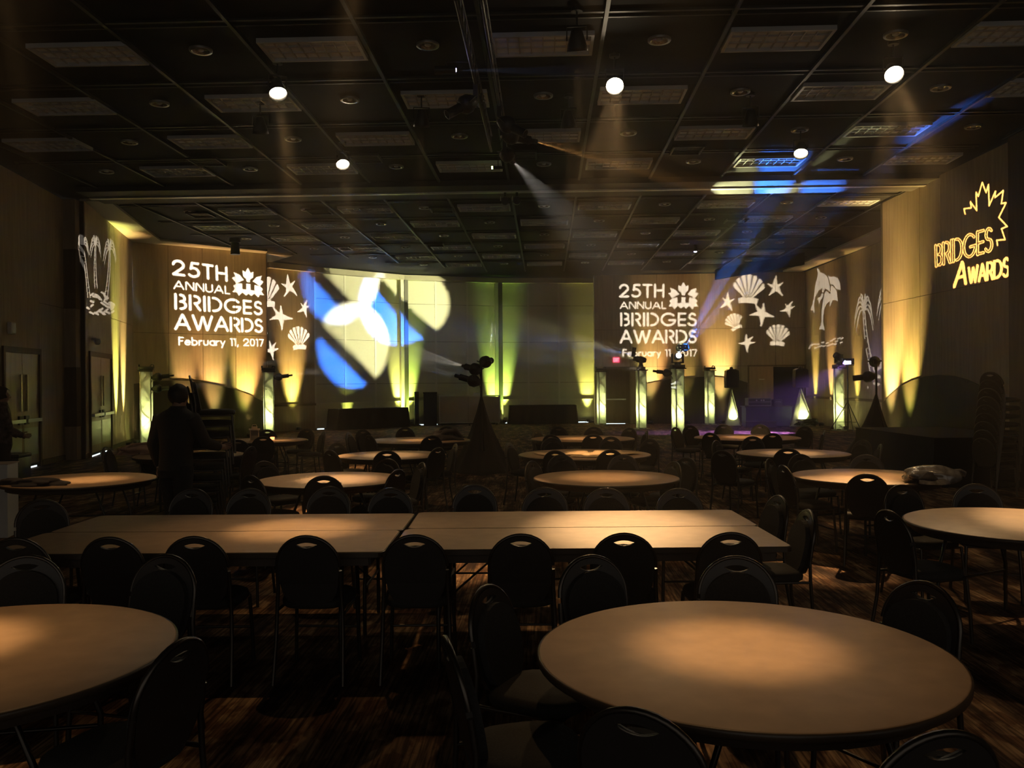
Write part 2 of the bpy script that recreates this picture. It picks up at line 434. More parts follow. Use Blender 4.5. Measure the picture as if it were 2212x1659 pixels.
wpiece(wg, WG, 'pilaster', 'veneer_dark', WG.u(2199), WG.u(2199) + 0.5, 0, H, 0.018, 0.16)

# pale ceiling margins along the side walls of the far hall
def flat(name, pts, z0, z1, m, parent=None):
    return MB().prism(pts, lambda u, v, t: Vector((u, v, t)), z0, z1).build(name, m, parent)
tag(flat('trim_3', [(9.19, 20.6), (11.7, 20.6), (11.7, 35.07), (10.95, 35.07), (10.7, 23.4), (9.19, 21.5)], H, H + 0.08, 'soffit_paint'), kind='structure')
tag(flat('trim_4', [(-10.2, 20.6), (-9.5, 20.6), (-10.6, 26.3), (-8.0, 28.6), (-8.2, 29.12), (-11.6, 26.5)], H, H + 0.08, 'soffit_paint'), kind='structure')
tag(flat('trim_5', [(-8.2, 29.12), (-7.4, 29.6), (-8.78, 31.4)], H, H + 0.08, 'soffit_paint'), kind='structure')
# black bulkhead in front of the shell projection wall
b0, b1 = zp(1548, 603, 5.75), zp(1738, 571, 5.75)
tag(flat('trim_6', [(b0.x, b0.y), (b1.x, b1.y), (b1.x, b1.y + 0.3), (b0.x, b0.y + 0.3)], 5.75, H + 0.1, 'ceiling_black'), kind='structure')

# dividing soffit with the partition track
bx0, bx1 = room(-10.4, 18.95), room(8.9, 18.95); bx2, bx3 = room(8.9, 20.25), room(-10.4, 20.25)
beam = tag(flat('ceiling_beam', [bx0, bx1, bx2, bx3], H - 0.06, H + 0.12, 'beam_paint'), kind='structure')
t0, t1, t2, t3 = room(-10.4, 19.52), room(8.9, 19.52), room(8.9, 19.66), room(-10.4, 19.66)
flat('track', [t0, t1, t2, t3], H - 0.09, H - 0.06, 'track_metal', beam)

# ceiling rails (each a bar of its own under the ceiling)
def bar(name, x0, y0, x1, y1, wd_, z0, z1, m, parent):
    d = Vector((x1 - x0, y1 - y0)).normalized(); n = Vector((-d.y, d.x)) * wd_ / 2
    return flat(name, [(x0 - n.x, y0 - n.y), (x1 - n.x, y1 - n.y), (x1 + n.x, y1 + n.y), (x0 + n.x, y0 + n.y)], z0, z1, m, parent)
def inside_plan(x, y):
    if y < 20: return -10.3 < x < 9.0
    if y < 27: return -10.0 < x < 10.4
    lim = -10.0 + (y - 27) * 1.0
    return lim < x < 10.7
RX = [0.76 + 1.524 * k for k in range(-7, 6)]
for x in RX:
    for ya, yb in ((7.0, 18.95), (20.25, 34.5)):
        ys = [ya + (yb - ya) * i / 40 for i in range(41)]
        ok = [y for y in ys if inside_plan(*room(x, y))]
        if x < -2 and yb > 30: ok = [y for y in ok if room(x, y)[1] < 29.5 + max(0, (x + 8.0) * 0.95)]
        if len(ok) < 4: continue
        a, b = room(x, ok[0]), room(x, ok[-1])
        bar('ceiling_rail', a[0], a[1], b[0], b[1], 0.05, H + 0.015, H + 0.1, 'rail_metal', ceil)
for k in range(-2, 10):
    y = 12.5 + 2.12 * k
    if 18.5 < y < 20.4: continue
    xs = [-10.4 + 0.2 * i for i in range(106)]
    ok = [x for x in xs if inside_plan(*room(x, y)) and not (y > 28 and x < -8.0 + (y - 29.5))]
    a, b = room(ok[0], y), room(ok[-1], y)
    bar('ceiling_cross_rail', a[0], a[1], b[0], b[1], 0.045, H + 0.03, H + 0.1, 'rail_metal', ceil)
    bar('ceiling_cross_rail', room(ok[0], y + 0.16)[0], room(ok[0], y + 0.16)[1], room(ok[-1], y + 0.16)[0], room(ok[-1], y + 0.16)[1], 0.03, H + 0.035, H + 0.1, 'rail_metal', ceil)

# ------------------------------------------------------------------ doors
def double_door(n, W, u0, u1, z1, label_mat='door_wood', bar_rods=True, leak=True):
    d = empty('door_%d' % n, W.pt((u0 + u1) / 2, 0, 0), kind='structure')
    d['label'] = 'double door of brown wood with long pull bars and pale kick plates'
    inv = Matrix.Translation(-Vector(d.location))
    def part(name, m, *a, parent=None):
        mb = MB(); W.rect(mb, *a); mb.v = [tuple(Vector(p) - Vector(d.location)) for p in mb.v]
        return mb.build(name, m, parent or d)
    fw = 0.09
    part('frame', 'veneer_dark', u0, u0 + fw, 0, z1 + 0.12, 0, 0.06); part('frame', 'veneer_dark', u1 - fw, u1, 0, z1 + 0.12, 0, 0.06)
    part('lintel', 'veneer_dark', u0 + fw, u1 - fw, z1, z1 + 0.12, 0, 0.06)
    mid = (u0 + u1) / 2
    for a, b, s in ((u0 + fw, mid - 0.006, 1), (mid + 0.006, u1 - fw, -1)):
        lf = part('leaf', 'door_wood', a, b, 0.05, z1, 0.0, 0.03)
        e = b - 0.14 if s == 1 else a + 0.14
        part('pull_bar', 'door_brass', e - 0.02, e + 0.02, 1.22, 1.98, 0.05, 0.08, parent=lf)
        part('panic_bar', 'steel', a + 0.05, b - 0.05, 0.98, 1.05, 0.05, 0.12, parent=lf)
        part('bar_housing', 'black_plastic', e - 0.09, e + 0.09, 0.94, 1.12, 0.03, 0.07, parent=lf)
        part('kick_plate', 'kick_plate', a + 0.05, b - 0.05, 0.28, 0.86, 0.03, 0.036, parent=lf)
        part('sweep', 'black_plastic', a, b, 0.05, 0.10, 0.03, 0.04, parent=lf)
        part('light_gap', 'leak_light', a + 0.12, b - 0.1, 0.005, 0.035, 0.012, 0.02, parent=lf)
    return d
double_door(1, WA, dA0, dA1, dAz)
double_door(2, WB, dB0, dB1, 2.45)
# single door beside the red sign, and the doorway behind the music booth
def simple_door(n, W, u0, u1, z1, label):
    d = empty('door_%d' % n, W.pt((u0 + u1) / 2, 0, 0), kind='structure'); d['label'] = label
    def part(name, m, *a):
        mb = MB(); W.rect(mb, *a); mb.v = [tuple(Vector(p) - Vector(d.location)) for p in mb.v]
        return mb.build(name, m, d)
    part('frame', 'veneer_dark', u0 - 0.06, u0, 0, z1 + 0.06, 0.018, 0.06); part('frame', 'veneer_dark', u1, u1 + 0.06, 0, z1 + 0.06, 0.018, 0.06)
    part('lintel', 'veneer_dark', u0, u1, z1, z1 + 0.06, 0.018, 0.06)
    return part
pt_ = simple_door(3, WE, WE.u(1306), WE.u(1357), 2.28, 'single brown door under the red exit sign')
pt_('leaf', 'veneer_dark', WE.u(1306), WE.u(1357), 0.03, 2.28, 0.018, 0.045)
pt_('panic_bar', 'steel', WE.u(1308), WE.u(1352), 0.98, 1.03, 0.05, 0.1)
pt_('light_gap', 'leak_light', WE.u(1308), WE.u(1350), 0.0, 0.02, 0.02, 0.03)
pt_ = simple_door(4, WE, WE.u(1618), WE.u(1737), 2.30, 'service doorway with one pale leaf and one dark opening behind the music booth')
pt_('pale_leaf', 'door_wood', WE.u(1619), WE.u(1670), 0.02, 2.28, 0.02, 0.05)
pt_('opening_shade', 'ceiling_black', WE.u(1670.5), WE.u(1734), 0.02, 2.28, 0.018, 0.03)  # black sheet standing for the shade in the open half
pt_('name_plate', 'white_plastic', WE.u(1639), WE.u(1651), 1.76, 1.80, 0.05, 0.056)

# floor-level light gaps under the operable wall
for px0, px1, W in ((684.5, 699, WO[0]), (856, 869, WO[0]), (896, 901, WO[1]), (905, 918, WO[1]), (920, 922, WO[1]), (927, 930, WO[1]), (940, 944, WO[1]), (1091, 1095.5, WO[2]), (1240, 1270, WO[2])):
    wo = [o for o in col.objects if o.name.startswith('wall_back_operable') and o.parent is None][WO.index(W)]
    wpiece(wo, W, 'light_gap', 'leak_light', W.u(px0), W.u(px1), 0.012, 0.048, 0.0, 0.021)

# ------------------------------------------------------------------ small wall things
def wall_thing(name, W, px, py, off=0.02):
    u, z = W.hit(px, py); p = W.pt(u, z, off); a = math.atan2(W.n.y, W.n.x) + math.pi / 2
    return empty(name, p, a), u, z        # local -Y faces the room
# exit sign
ex, u, z = wall_thing('exit_sign', WE, 1331, 777.5, 0.018); tag(ex, 'small red lit exit sign on the wall above the single door', 'sign')
MB().box((0, -0.03, 0), (0.27, 0.06, 0.21)).build('housing', 'exit_red', ex)
def strokes_mesh(strokes, wid, fn, t0, t1):
    mb = MB()
    for st in strokes:
        for (x0, y0), (x1, y1) in zip(st[:-1], st[1:]):
            d = Vector((x1 - x0, y1 - y0)); 
            if d.length < 1e-6: continue
            d.normalize(); n = Vector((-d.y, d.x)) * wid / 2; e = d * wid / 2
            q = [(x0 - e.x - n.x, y0 - e.y - n.y), (x1 + e.x - n.x, y1 + e.y - n.y), (x1 + e.x + n.x, y1 + e.y + n.y), (x0 - e.x + n.x, y0 - e.y + n.y)]
            mb.prism(q, fn, t0, t1)
    return mb
EX = [[(.4, 1), (0, 1), (0, 0), (.4, 0)], [(0, .5), (.35, .5)], [(.6, 0), (1.0, 1)], [(.6, 1), (1.0, 0)], [(1.25, 0), (1.25, 1)], [(1.45, 1), (1.95, 1)], [(1.7, 1), (1.7, 0)]]
strokes_mesh([[((x - 0.98) * 0.1, (y - 0.5) * 0.12) for x, y in s] for s in EX], 0.022, lambda u_, v_, t: Vector((u_, t, v_)), -0.061, -0.064).build('lettering', 'exit_letters', ex)
# pale emergency light box over the first doors, sconce over the second
eb, u, z = wall_thing('emergency_light', WA, 17.5, 709, 0.018); tag(eb, 'small pale emergency light box above the double door', 'light box')
link('case', rbox((0, -0.05, 0), (0.20, 0.09, 0.24), 0.012), 'white_plastic', eb)
MB().box((0, -0.098, 0), (0.15, 0.006, 0.19)).build('diffuser', 'lens_prism', eb)
sc_, u, z = wall_thing('wall_sconce', WB, 196, 737, 0.018); tag(sc_, 'white dome sconce on the angled wall above the second doors', 'camera')
MB().cyl((0, 0, 0.05), (0, -0.12, 0.05), 0.03).build('bracket', 'white_plastic', sc_)
MB().lathe([(0.0, -0.09), (0.05, -0.075), (0.075, -0.03), (0.08, 0.02), (0.05, 0.06), (0.0, 0.065)], 16, (0, -0.14, 0)).build('dome', 'white_plastic', sc_)
# hanging ceiling speaker / projector pot in the far hall
pot = zp(508, 527, 6.0); po = empty('pendant_speaker', (pot.x, pot.y, H), label='small grey pendant speaker hanging by the title projection wall', cat='speaker')
MB().cyl((0, 0, 0.1), (0, 0, -0.06), 0.17, 16).build('ceiling_plate', 'rail_trim', po); MB().cone((0, 0, -0.06), (0, 0, -0.42), 0.12, 0.14, 16).build('can', 'rail_trim', po)

# ------------------------------------------------------------------ ceiling fixtures
def troffer_proto():
    t = empty('recessed_light', (0, 0, H), -TH)
    L_, D_ = 1.22, 0.61
    fr = MB()
    for s in (-1, 1):
        fr.box((0, s * (D_ / 2 + 0.02), 0.02), (L_ + 0.08, 0.04, 0.06)); fr.box((s * (L_ / 2 + 0.02), 0, 0.02), (0.04, D_, 0.06))
    fr.build('frame', 'louvre_white', t)
    MB().box((0, 0, 0.048), (L_, D_, 0.02)).build('diffuser', 'lens_prism', t)
    bl = MB().box((0, 0, 0.028), (0.014, D_, 0.026)).mesh('louvre'); bl.materials.append(MATS['louvre_white'])
    for k in range(1, 8):
        link('louvre', bl, None, t, (-L_ / 2 + L_ * k / 8, 0, 0))
    b2 = MB().box((0, 0, 0.028), (L_, 0.014, 0.026)).mesh('cross_louvre'); b2.materials.append(MATS['louvre_white'])
    for k in (1, 2): link('cross_louvre', b2, None, t, (0, -D_ / 2 + D_ * k / 3, 0))
    return t
def downlight_proto():
    t = empty('downlight', (0, 0, H), -TH)
    MB().lathe([(0.115, 0.028), (0.145, 0.026), (0.15, 0.035), (0.15, 0.065)], 20).build('trim_ring', 'trim_ring', t)
    MB().lathe([(0.115, 0.03), (0.10, 0.05), (0.05, 0.056), (0.0, 0.056)], 20).build('reflector', 'can_reflector', t)
    MB().lathe([(0.0, 0.03), (0.03, 0.034), (0.045, 0.045), (0.04, 0.055)], 12).build('lamp', 'white_plastic', t)
    return t
TP, DP = troffer_proto(), downlight_proto(); cache_kids(TP); cache_kids(DP)
first = {'t': True, 'd': True}
TROFF = []
def place_ceiling(kind, x, y, label, group):
    P = TP if kind == 't' else DP
    o = P if first[kind] else copy_tree(P); first[kind] = False
    wx, wy = room(x, y); o.location = (wx, wy, H); tag(o, label, 'ceiling light', group)
    return o
for r in range(-1, 11):
    y = 11.3 + 2.1 * r
    if r == 4: continue
    for k in range(-6, 6):
        x = 1.5 * k; wx, wy = room(x, y)
        near = r < 4
        if near and not (-9.7 < wx < 8.6): continue
        if not near:
            if not inside_plan(wx - 0.9, wy) or not inside_plan(wx + 0.9, wy): continue
            if wx < -2 and wy > 29.3 + max(0, (wx + 8.0) * 0.92): continue
            if wy > 33.5: continue
        is_t = (k + r) % 2 == 0
        nth = ('first', 'second', 'third', 'fourth', 'fifth', 'sixth')[3 - r if near else r - 5]
        row = nth + ' row ' + ('short of' if near else 'past') + ' the dividing beam'
        if is_t: place_ceiling('t', x, y, 'unlit louvred rectangular ceiling light in the ' + row, 'rectangular lights, ' + row)
        else: place_ceiling('d', x, y, 'small unlit round downlight in the ' + row, 'round downlights, ' + row)
# square vents
def vent(px, py, s=0.55):
    p = zp(px, py, H); v = empty('ceiling_vent', (p.x, p.y, H), -TH, 'square grey ceiling vent in the black ceiling ' + ('short of' if py < 400 else 'past') + ' the dividing beam', 'vent', 'square vents ' + ('short of' if py < 400 else 'past') + ' the dividing beam')
    fr = MB()
    for a in (-1, 1): fr.box((0, a * s / 2, 0.01), (s + 0.04, 0.03, 0.05)); fr.box((a * s / 2, 0, 0.01), (0.03, s, 0.05))
    fr.build('frame', 'rail_metal', v)
    sl = MB().box((0, 0, 0.02), (s - 0.03, 0.05, 0.006)).mesh('slat'); sl.materials.append(MATS['beam_paint'])
    for k in range(6): link('slat', sl, None, v, (0, -s / 2 + s * (k + 0.5) / 6, 0))
for px, py in ((446, 350), (790, 343), (1484, 325), (1127, 336), (434, 465), (690, 458), (954, 454), (939, 529), (1590, 478), (738, 536)): vent(px, py)

# ------------------------------------------------------------------ hanging warm spot lamps
LAMPS = []
def par_lamp(px, py, z, target, label, lit=True, size=1.15):
    p = zp(px, py, z)
    o = empty('spot_lamp', (p.x, p.y, H), 0, label, 'lamp', 'warm ceiling spot lamps')
    d = (Vector(target) - p).normalized(); lp = Vector((0, 0, p.z - H))
    MB().cyl((0, 0, 0.1), (0, 0, 0.02), 0.07, 12).build('mount', 'black_paint', o)
    top = lp - d * 0.06
    MB().tube([(0, 0, 0.02), (0, 0, (lp.z) * 0.4)], 0.012).build('stem', 'black_paint', o)
    sd = d.cross(Vector((0, 0, 1))); sd = sd.normalized() if sd.length > 0.05 else Vector((1, 0, 0))
    yk = MB(); zz = lp.z * 0.4
    yk.tube([top + sd * 0.12, Vector((0, 0, zz)) + sd * 0.12, Vector((0, 0, zz)) - sd * 0.12, top - sd * 0.12], 0.01); yk.build('yoke', 'black_paint', o)
    q = d.to_track_quat('Z', 'Y').to_matrix()
    cn_ = MB().lathe([(0.0, -0.2), (0.06, -0.19), (0.085, -0.1), (0.10 * size, 0.0), (0.11 * size, 0.06), (0.105 * size, 0.06), (0.095 * size, 0.0)], 18, lp, q).build('can', 'black_paint', o)
    MB().lathe([(0.0, 0.012), (0.06 * size, 0.008), (0.094 * size, 0.0)], 18, lp, q).build('bulb_face', 'bulb_warm' if lit else 'lens_dim', cn_)
    LAMPS.append((p, d)); return p, d

WARM = (1.0, 0.60, 0.26)

# ------------------------------------------------------------------ tables
TZ = 0.74
def round_proto(R):
    t = empty('round_table')
    MB().lathe([(0, TZ - 0.02), (R - 0.012, TZ - 0.02), (R - 0.004, TZ - 0.016), (R - 0.003, TZ - 0.004), (R - 0.012, TZ), (0, TZ)], 72).build('tabletop', 'laminate', t); top_ = [o for o in col.objects if o.parent is t][-1]
    MB().lathe([(R - 0.004, TZ - 0.002), (R + 0.001, TZ - 0.004), (R + 0.003, TZ - 0.012), (R + 0.001, TZ - 0.030), (R - 0.03, TZ - 0.034), (R - 0.03, TZ - 0.02)], 72).build('edge_band', 'edge_band', top_)
    MB().lathe([(R - 0.06, TZ - 0.02), (R - 0.06, TZ - 0.075), (R - 0.085, TZ - 0.075), (R - 0.085, TZ - 0.02)], 48).build('apron', 'apron_wood', t)
    for s in (-1, 1):
        y = s * R * 0.48; x = R * 0.52
        g = MB()
        g.tube([(-x, y, 0.0), (-x, y, 0.35), (-x * 0.72, y, TZ - 0.08), (x * 0.72, y, TZ - 0.08), (x, y, 0.35), (x, y, 0.0)], 0.014)
        g.tube([(-x, y, 0.30), (x, y, 0.30)], 0.010)
        g.tube([(0, y, TZ - 0.08), (0, y * 0.25, TZ - 0.03)], 0.008)
        g.build('leg_frame', 'leg_metal', t)
    return t
RP = {0.762: round_proto(0.762), 0.915: round_proto(0.915)}
for k in RP: cache_kids(RP[k])
usedR = set()
TAB = {}
def round_table(key, x, y, R, label, rot=0.0):
    o = RP[R] if R not in usedR else copy_tree(RP[R]); usedR.add(R)
    o.location = (x, y, 0); o.rotation_euler = (0, 0, rot); tag(o, label, 'table', 'round banquet tables'); TAB[key] = (Vector((x, y)), R); return o
R6, R7 = 0.762, 0.915
DESC = {
 'T1': 'bare round table across from the long tables, on the leaf-projection wall side',
 'T2': 'bare round table across from the long tables, on the double-door side',
 'T3': 'bare round table off the end of the long tables, near the leaf-projection wall',
 'T4': 'bare round table between the long tables and the paper-strewn table',
 'T5': 'bare round table between the long tables and the table beside the skirted light stand',
 'T6': 'round table holding the clear plastic-wrapped bundle',
 'T7': 'round table holding the crumpled dark cloths, by the double door',
 'T8': 'large round table strewn with brown paper sheets',
 'T9': 'bare round table just short of the skirted light stand',
 'T10': 'bare round table between the bundle table and the purple-lit floor',
 'T11': 'large round table at the edge of the purple-lit floor',
 'T12': 'large round table between the paper-strewn table and the stage wall',
 'T13': 'large round table with a dark coat heaped on it',
 'T14': 'round table with the small lantern and red candle',
 'T15': 'round table with a pinkish cloth heap, behind the man moving chairs'}
for key, x, y, R, rot in (('T1', 0.85, 3.24, R6, 0.3), ('T2', -2.08, 3.27, R6, 0.2), ('T3', 3.55, 6.07, R6, 0.5), ('T4', 0.98, 9.15, R6, 0.1), ('T5', -1.92, 9.17, R6, 0.2),
                          ('T6', 3.71, 9.1, R6, 0.4), ('T7', -4.62, 9.3, R6, 0.1), ('T8', 1.0, 12.1, R7, 0.2), ('T9', -1.69, 12.2, R6, 0.3), ('T10', 3.87, 12.02, R6, 0.0),
                          ('T11', 4.15, 15.4, R7, 0.2), ('T12', 1.24, 15.4, R7, 0.1), ('T13', -1.66, 15.3, R7, 0.3), ('T14', -4.45, 15.6, R6, 0.2), ('T15', -4.62, 12.45, R6, 0.4)):
    round_table(key, x, y, R, DESC[key], rot)
# four long folding tables pushed together
def long_proto():
    t = empty('long_table'); L_, D_, r = 2.44, 0.762, 0.05
    def corner(L, D, r, n=6):
        out = []
        for cx, cy_, a0 in ((L / 2 - r, D / 2 - r, 0), (-L / 2 + r, D / 2 - r, 90), (-L / 2 + r, -D / 2 + r, 180), (L / 2 - r, -D / 2 + r, 270)):
            out += [(cx + r * math.cos(math.radians(a0 + 90 * i / n)), cy_ + r * math.sin(math.radians(a0 + 90 * i / n))) for i in range(n + 1)]
        return out
    fn = lambda u, v, tt: Vector((u, v, tt))
    MB().prism(corner(L_ - 0.012, D_ - 0.012, r), fn, TZ - 0.02, TZ).build('tabletop', 'laminate', t); top_ = [o for o in col.objects if o.parent is t][-1]
    outer, inner = corner(L_, D_, r), corner(L_ - 0.008, D_ - 0.008, r)
    mb = MB(); n = len(outer)
    vs = [Vector((u, v, TZ - 0.004)) for u, v in outer] + [Vector((u, v, TZ - 0.034)) for u, v in outer] + [Vector((u * 0.985, v * 0.96, TZ - 0.034)) for u, v in outer] + [Vector((u, v, TZ - 0.001)) for u, v in inner]
    fs = []
    for i in range(n):
        j = (i + 1) % n; fs += [(i, j, n + j, n + i), (n + i, n + j, 2 * n + j, 2 * n + i), (3 * n + i, 3 * n + j, j, i)]
    mb.add(vs, fs); mb.build('edge_band', 'edge_band', top_)
    ap = MB()
    for s in (-1, 1): ap.box((0, s * (D_ / 2 - 0.05), TZ - 0.055), (L_ - 0.2, 0.02, 0.07)); ap.box((s * (L_ / 2 - 0.1), 0, TZ - 0.055), (0.02, D_ - 0.12, 0.07))
    ap.build('apron', 'apron_wood', t)
    for s in (-1, 1):
        x = s * (L_ / 2 - 0.28); y = D_ / 2 - 0.10
        g = MB(); g.tube([(x, -y - 0.02, 0), (x, -y - 0.02, 0.3), (x, -y + 0.05, TZ - 0.06), (x, y - 0.05, TZ - 0.06), (x, y + 0.02, 0.3), (x, y + 0.02, 0)], 0.014)
        g.tube([(x, -y, 0.32), (x, y, 0.32)], 0.010); g.tube([(x, 0, 0.32), (x - s * 0.45, 0, TZ - 0.03)], 0.008)
        g.build('leg_frame', 'leg_metal', t)
    return t
LP = long_proto(); cache_kids(LP)
jx = lambda px, py: zp(px, py, TZ)
a_ = jx(841, 1183); c_ = jx(1676, 1178)
ang = math.atan2(c_.y - a_.y, c_.x - a_.x)
def long_at(cx, cy_, rz, label, firsttime=False):
    o = LP if firsttime else copy_tree(LP); o.location = (cx, cy_, 0); o.rotation_euler = (0, 0, rz); tag(o, label, 'table', 'long folding tables pushed together'); return o
yr = 5.26
lx0 = jx(841, 1183).x
long_at(lx0 + 1.235, yr + 0.381, 0.008, 'long folding table of the pushed-together four, stage-far side, leaf-projection end', True)
long_at(lx0 + 1.235 + 0.01, yr + 0.381 + 0.768, 0.006, 'long folding table of the pushed-together four, stage side, leaf-projection end')
long_at(lx0 - 1.232, yr + 0.381 - 0.055, -0.004, 'long folding table of the pushed-together four, stage-far side, double-door end')
long_at(lx0 - 1.215, yr + 0.381 + 0.712, -0.004, 'long folding table of the pushed-together four, stage side, double-door end')

# ------------------------------------------------------------------ banquet chairs
def back_outline(n=18, grow=0.0):
    hw = 0.178 + grow; pts = []
    for i in range(n + 1):
        a = math.pi * i / n
        pts.append((hw * math.cos(a), 0.685 + (0.175 + grow) * math.sin(a)))
    pts += [(-hw, 0.64), (-hw * 0.96, 0.58), (-hw * 0.88, 0.52), (-hw * 0.72, 0.475 - grow), (-hw * 0.4, 0.455 - grow), (hw * 0.4, 0.455 - grow), (hw * 0.72, 0.475 - grow), (hw * 0.88, 0.52), (hw * 0.96, 0.58), (hw, 0.64)]
    return pts
def slot(n=8, w_=0.064, h_=0.0165):      # pointed lens-shaped hand hole
    up = [(-w_ + 2 * w_ * i / n, h_ * (1 - (-1 + 2 * i / n) ** 2)) for i in range(n + 1)]
    return [(x, 0.818 + 0.8 * y) for x, y in up] + [(x, 0.818 - 1.2 * y) for x, y in up[-2:0:-1]]
def bk(u, v, t):   # reclined and slightly curved back plane; sitter faces +Y
    return Vector((u, -0.20 - (v - 0.47) * 0.20 + 0.10 * (u * u) * 2.0 + t, v))
def chair_proto():
    c = empty('banquet_chair')
    br_ = link('backrest', plate([back_outline(), slot()], 0.022, 'backrest', bk), 'chair_back_shell', c)
    pad = [(u * 0.88, 0.655 + (v - 0.655) * 0.80 - 0.018) for u, v in back_outline(14)]
    pm = plate([pad], 0.035, 'back_pad', bk, 0.026); link('back_pad', pm, 'chair_fabric', br_)
    rim = [bk(u, v, 0.0) for u, v in back_outline(20, 0.006)[:23]]
    sl_, sr = rim[-1], rim[0]
    fr = MB(); fr.tube(rim, 0.0115, 6); fr.build('back_frame', 'chair_frame', c)
    MB().tube([bk(u, v, 0.0) for u, v in slot(8, 0.068, 0.0195)], 0.005, 5, closed=True).build('handle_ring', 'chair_back_shell', br_)
    # seat cushion
    sp = []
    for i in range(28):
        a = 2 * math.pi * i / 28; k = 1.0 / (abs(math.cos(a)) ** 3.2 + abs(math.sin(a)) ** 3.2) ** (1 / 3.2)
        sp.append((0.205 * k * math.cos(a) * (1.0 + 0.05 * math.sin(a)), 0.205 * k * math.sin(a)))
    mb = MB(); lv = [(0.94, 0.425), (1.0, 0.435), (1.02, 0.455), (0.99, 0.475), (0.88, 0.487), (0.5, 0.492)]
    vs = [Vector((u * s, v * s, z)) for s, z in lv for u, v in sp]; n = len(sp)
    mb.add(vs, [(i * n + k, i * n + (k + 1) % n, (i + 1) * n + (k + 1) % n, (i + 1) * n + k) for i in range(len(lv) - 1) for k in range(n)] + [tuple(range(n - 1, -1, -1)), tuple(range((len(lv) - 1) * n, len(lv) * n))], True)
    mb.build('seat', 'chair_fabric', c)
    for s in (-1, 1):
        top = bk(s * 0.184, 0.66, 0.0)
        MB().tube([top, bk(s * 0.186, 0.55, -0.005), (s * 0.192, -0.215, 0.43), (s * 0.197, -0.225, 0.25), (s * 0.205, -0.27, 0.0)], 0.0125, 6).build('leg', 'chair_frame', c)
        MB().tube([(s * 0.188, 0.17, 0.43), (s * 0.198, 0.19, 0.2), (s * 0.203, 0.20, 0.0)], 0.0125, 6).build('leg', 'chair_frame', c)
        MB().tube([(s * 0.19, -0.215, 0.425), (s * 0.188, 0.17, 0.425)], 0.010, 6).build('seat_rail', 'chair_frame', c)
    MB().tube([(-0.198, 0.188, 0.22), (0.198, 0.188, 0.22)], 0.008, 5).build('stretcher', 'chair_frame', c)
    MB().tube([(-0.19, 0.17, 0.425), (0.19, 0.17, 0.425)], 0.010, 6).build('seat_rail', 'chair_frame', c)
    return c
CP = chair_proto(); cache_kids(CP); usedC = [False]
BTOP = 0.862; BOFF = -0.20 - (0.86 - 0.47) * 0.20
CHAIRS = []
def put_chair(x, y, rz, label, group, z=0.0, tilt=None):
    o = copy_tree(CP) if usedC[0] else CP; usedC[0] = True
    o.location = (x, y, z); o.rotation_euler = (0, 0, rz); tag(o, label, 'chair', group); CHAIRS.append(o); return o
PHR = {'T1': 'the open-carpet round table toward the leaf wall', 'T2': 'the open-carpet round table toward the doors', 'T3': "the round table off the long tables' end",
 'T4': 'the round table before the paper-strewn one', 'T5': 'the second round table before the light stand', 'T6': 'the bundle-laden round table', 'T7': 'the cloth-strewn round table',
 'T8': 'the paper-strewn round table', 'T9': 'the round table next to the light stand', 'T10': 'the round table beyond the bundle-laden one', 'T11': 'the round table by the purple floor',
 'T12': 'the round table beyond the paper-strewn one', 'T13': 'the round table with the coat', 'T14': 'the round table with the lantern', 'T15': 'the round table with the pinkish cloth'}
def chair_at(px, py, key, face=None):
    P = zp(px, py, BTOP); c, R = TAB[key]
    p = Vector((P.x, P.y)); v = p - c; d = v.length
    dmin = R + 0.07
    if d < dmin: v = v.normalized() * dmin; p = c + v
    if face is None: rz = math.atan2(-v.y, -v.x) - math.pi / 2
    else: rz = -math.radians(face)
    off = Vector((-math.sin(rz), math.cos(rz))) * BOFF
    q = p - off
    side = ('stage' if v.y > 0 else 'entrance') if abs(v.y) > abs(v.x) else ('leaf-wall' if v.x > 0 else 'door')
    put_chair(q.x, q.y, rz, 'black banquet chair on the %s side of %s' % (side, PHR[key]), 'chairs, %s side of %s' % (side, PHR[key]))
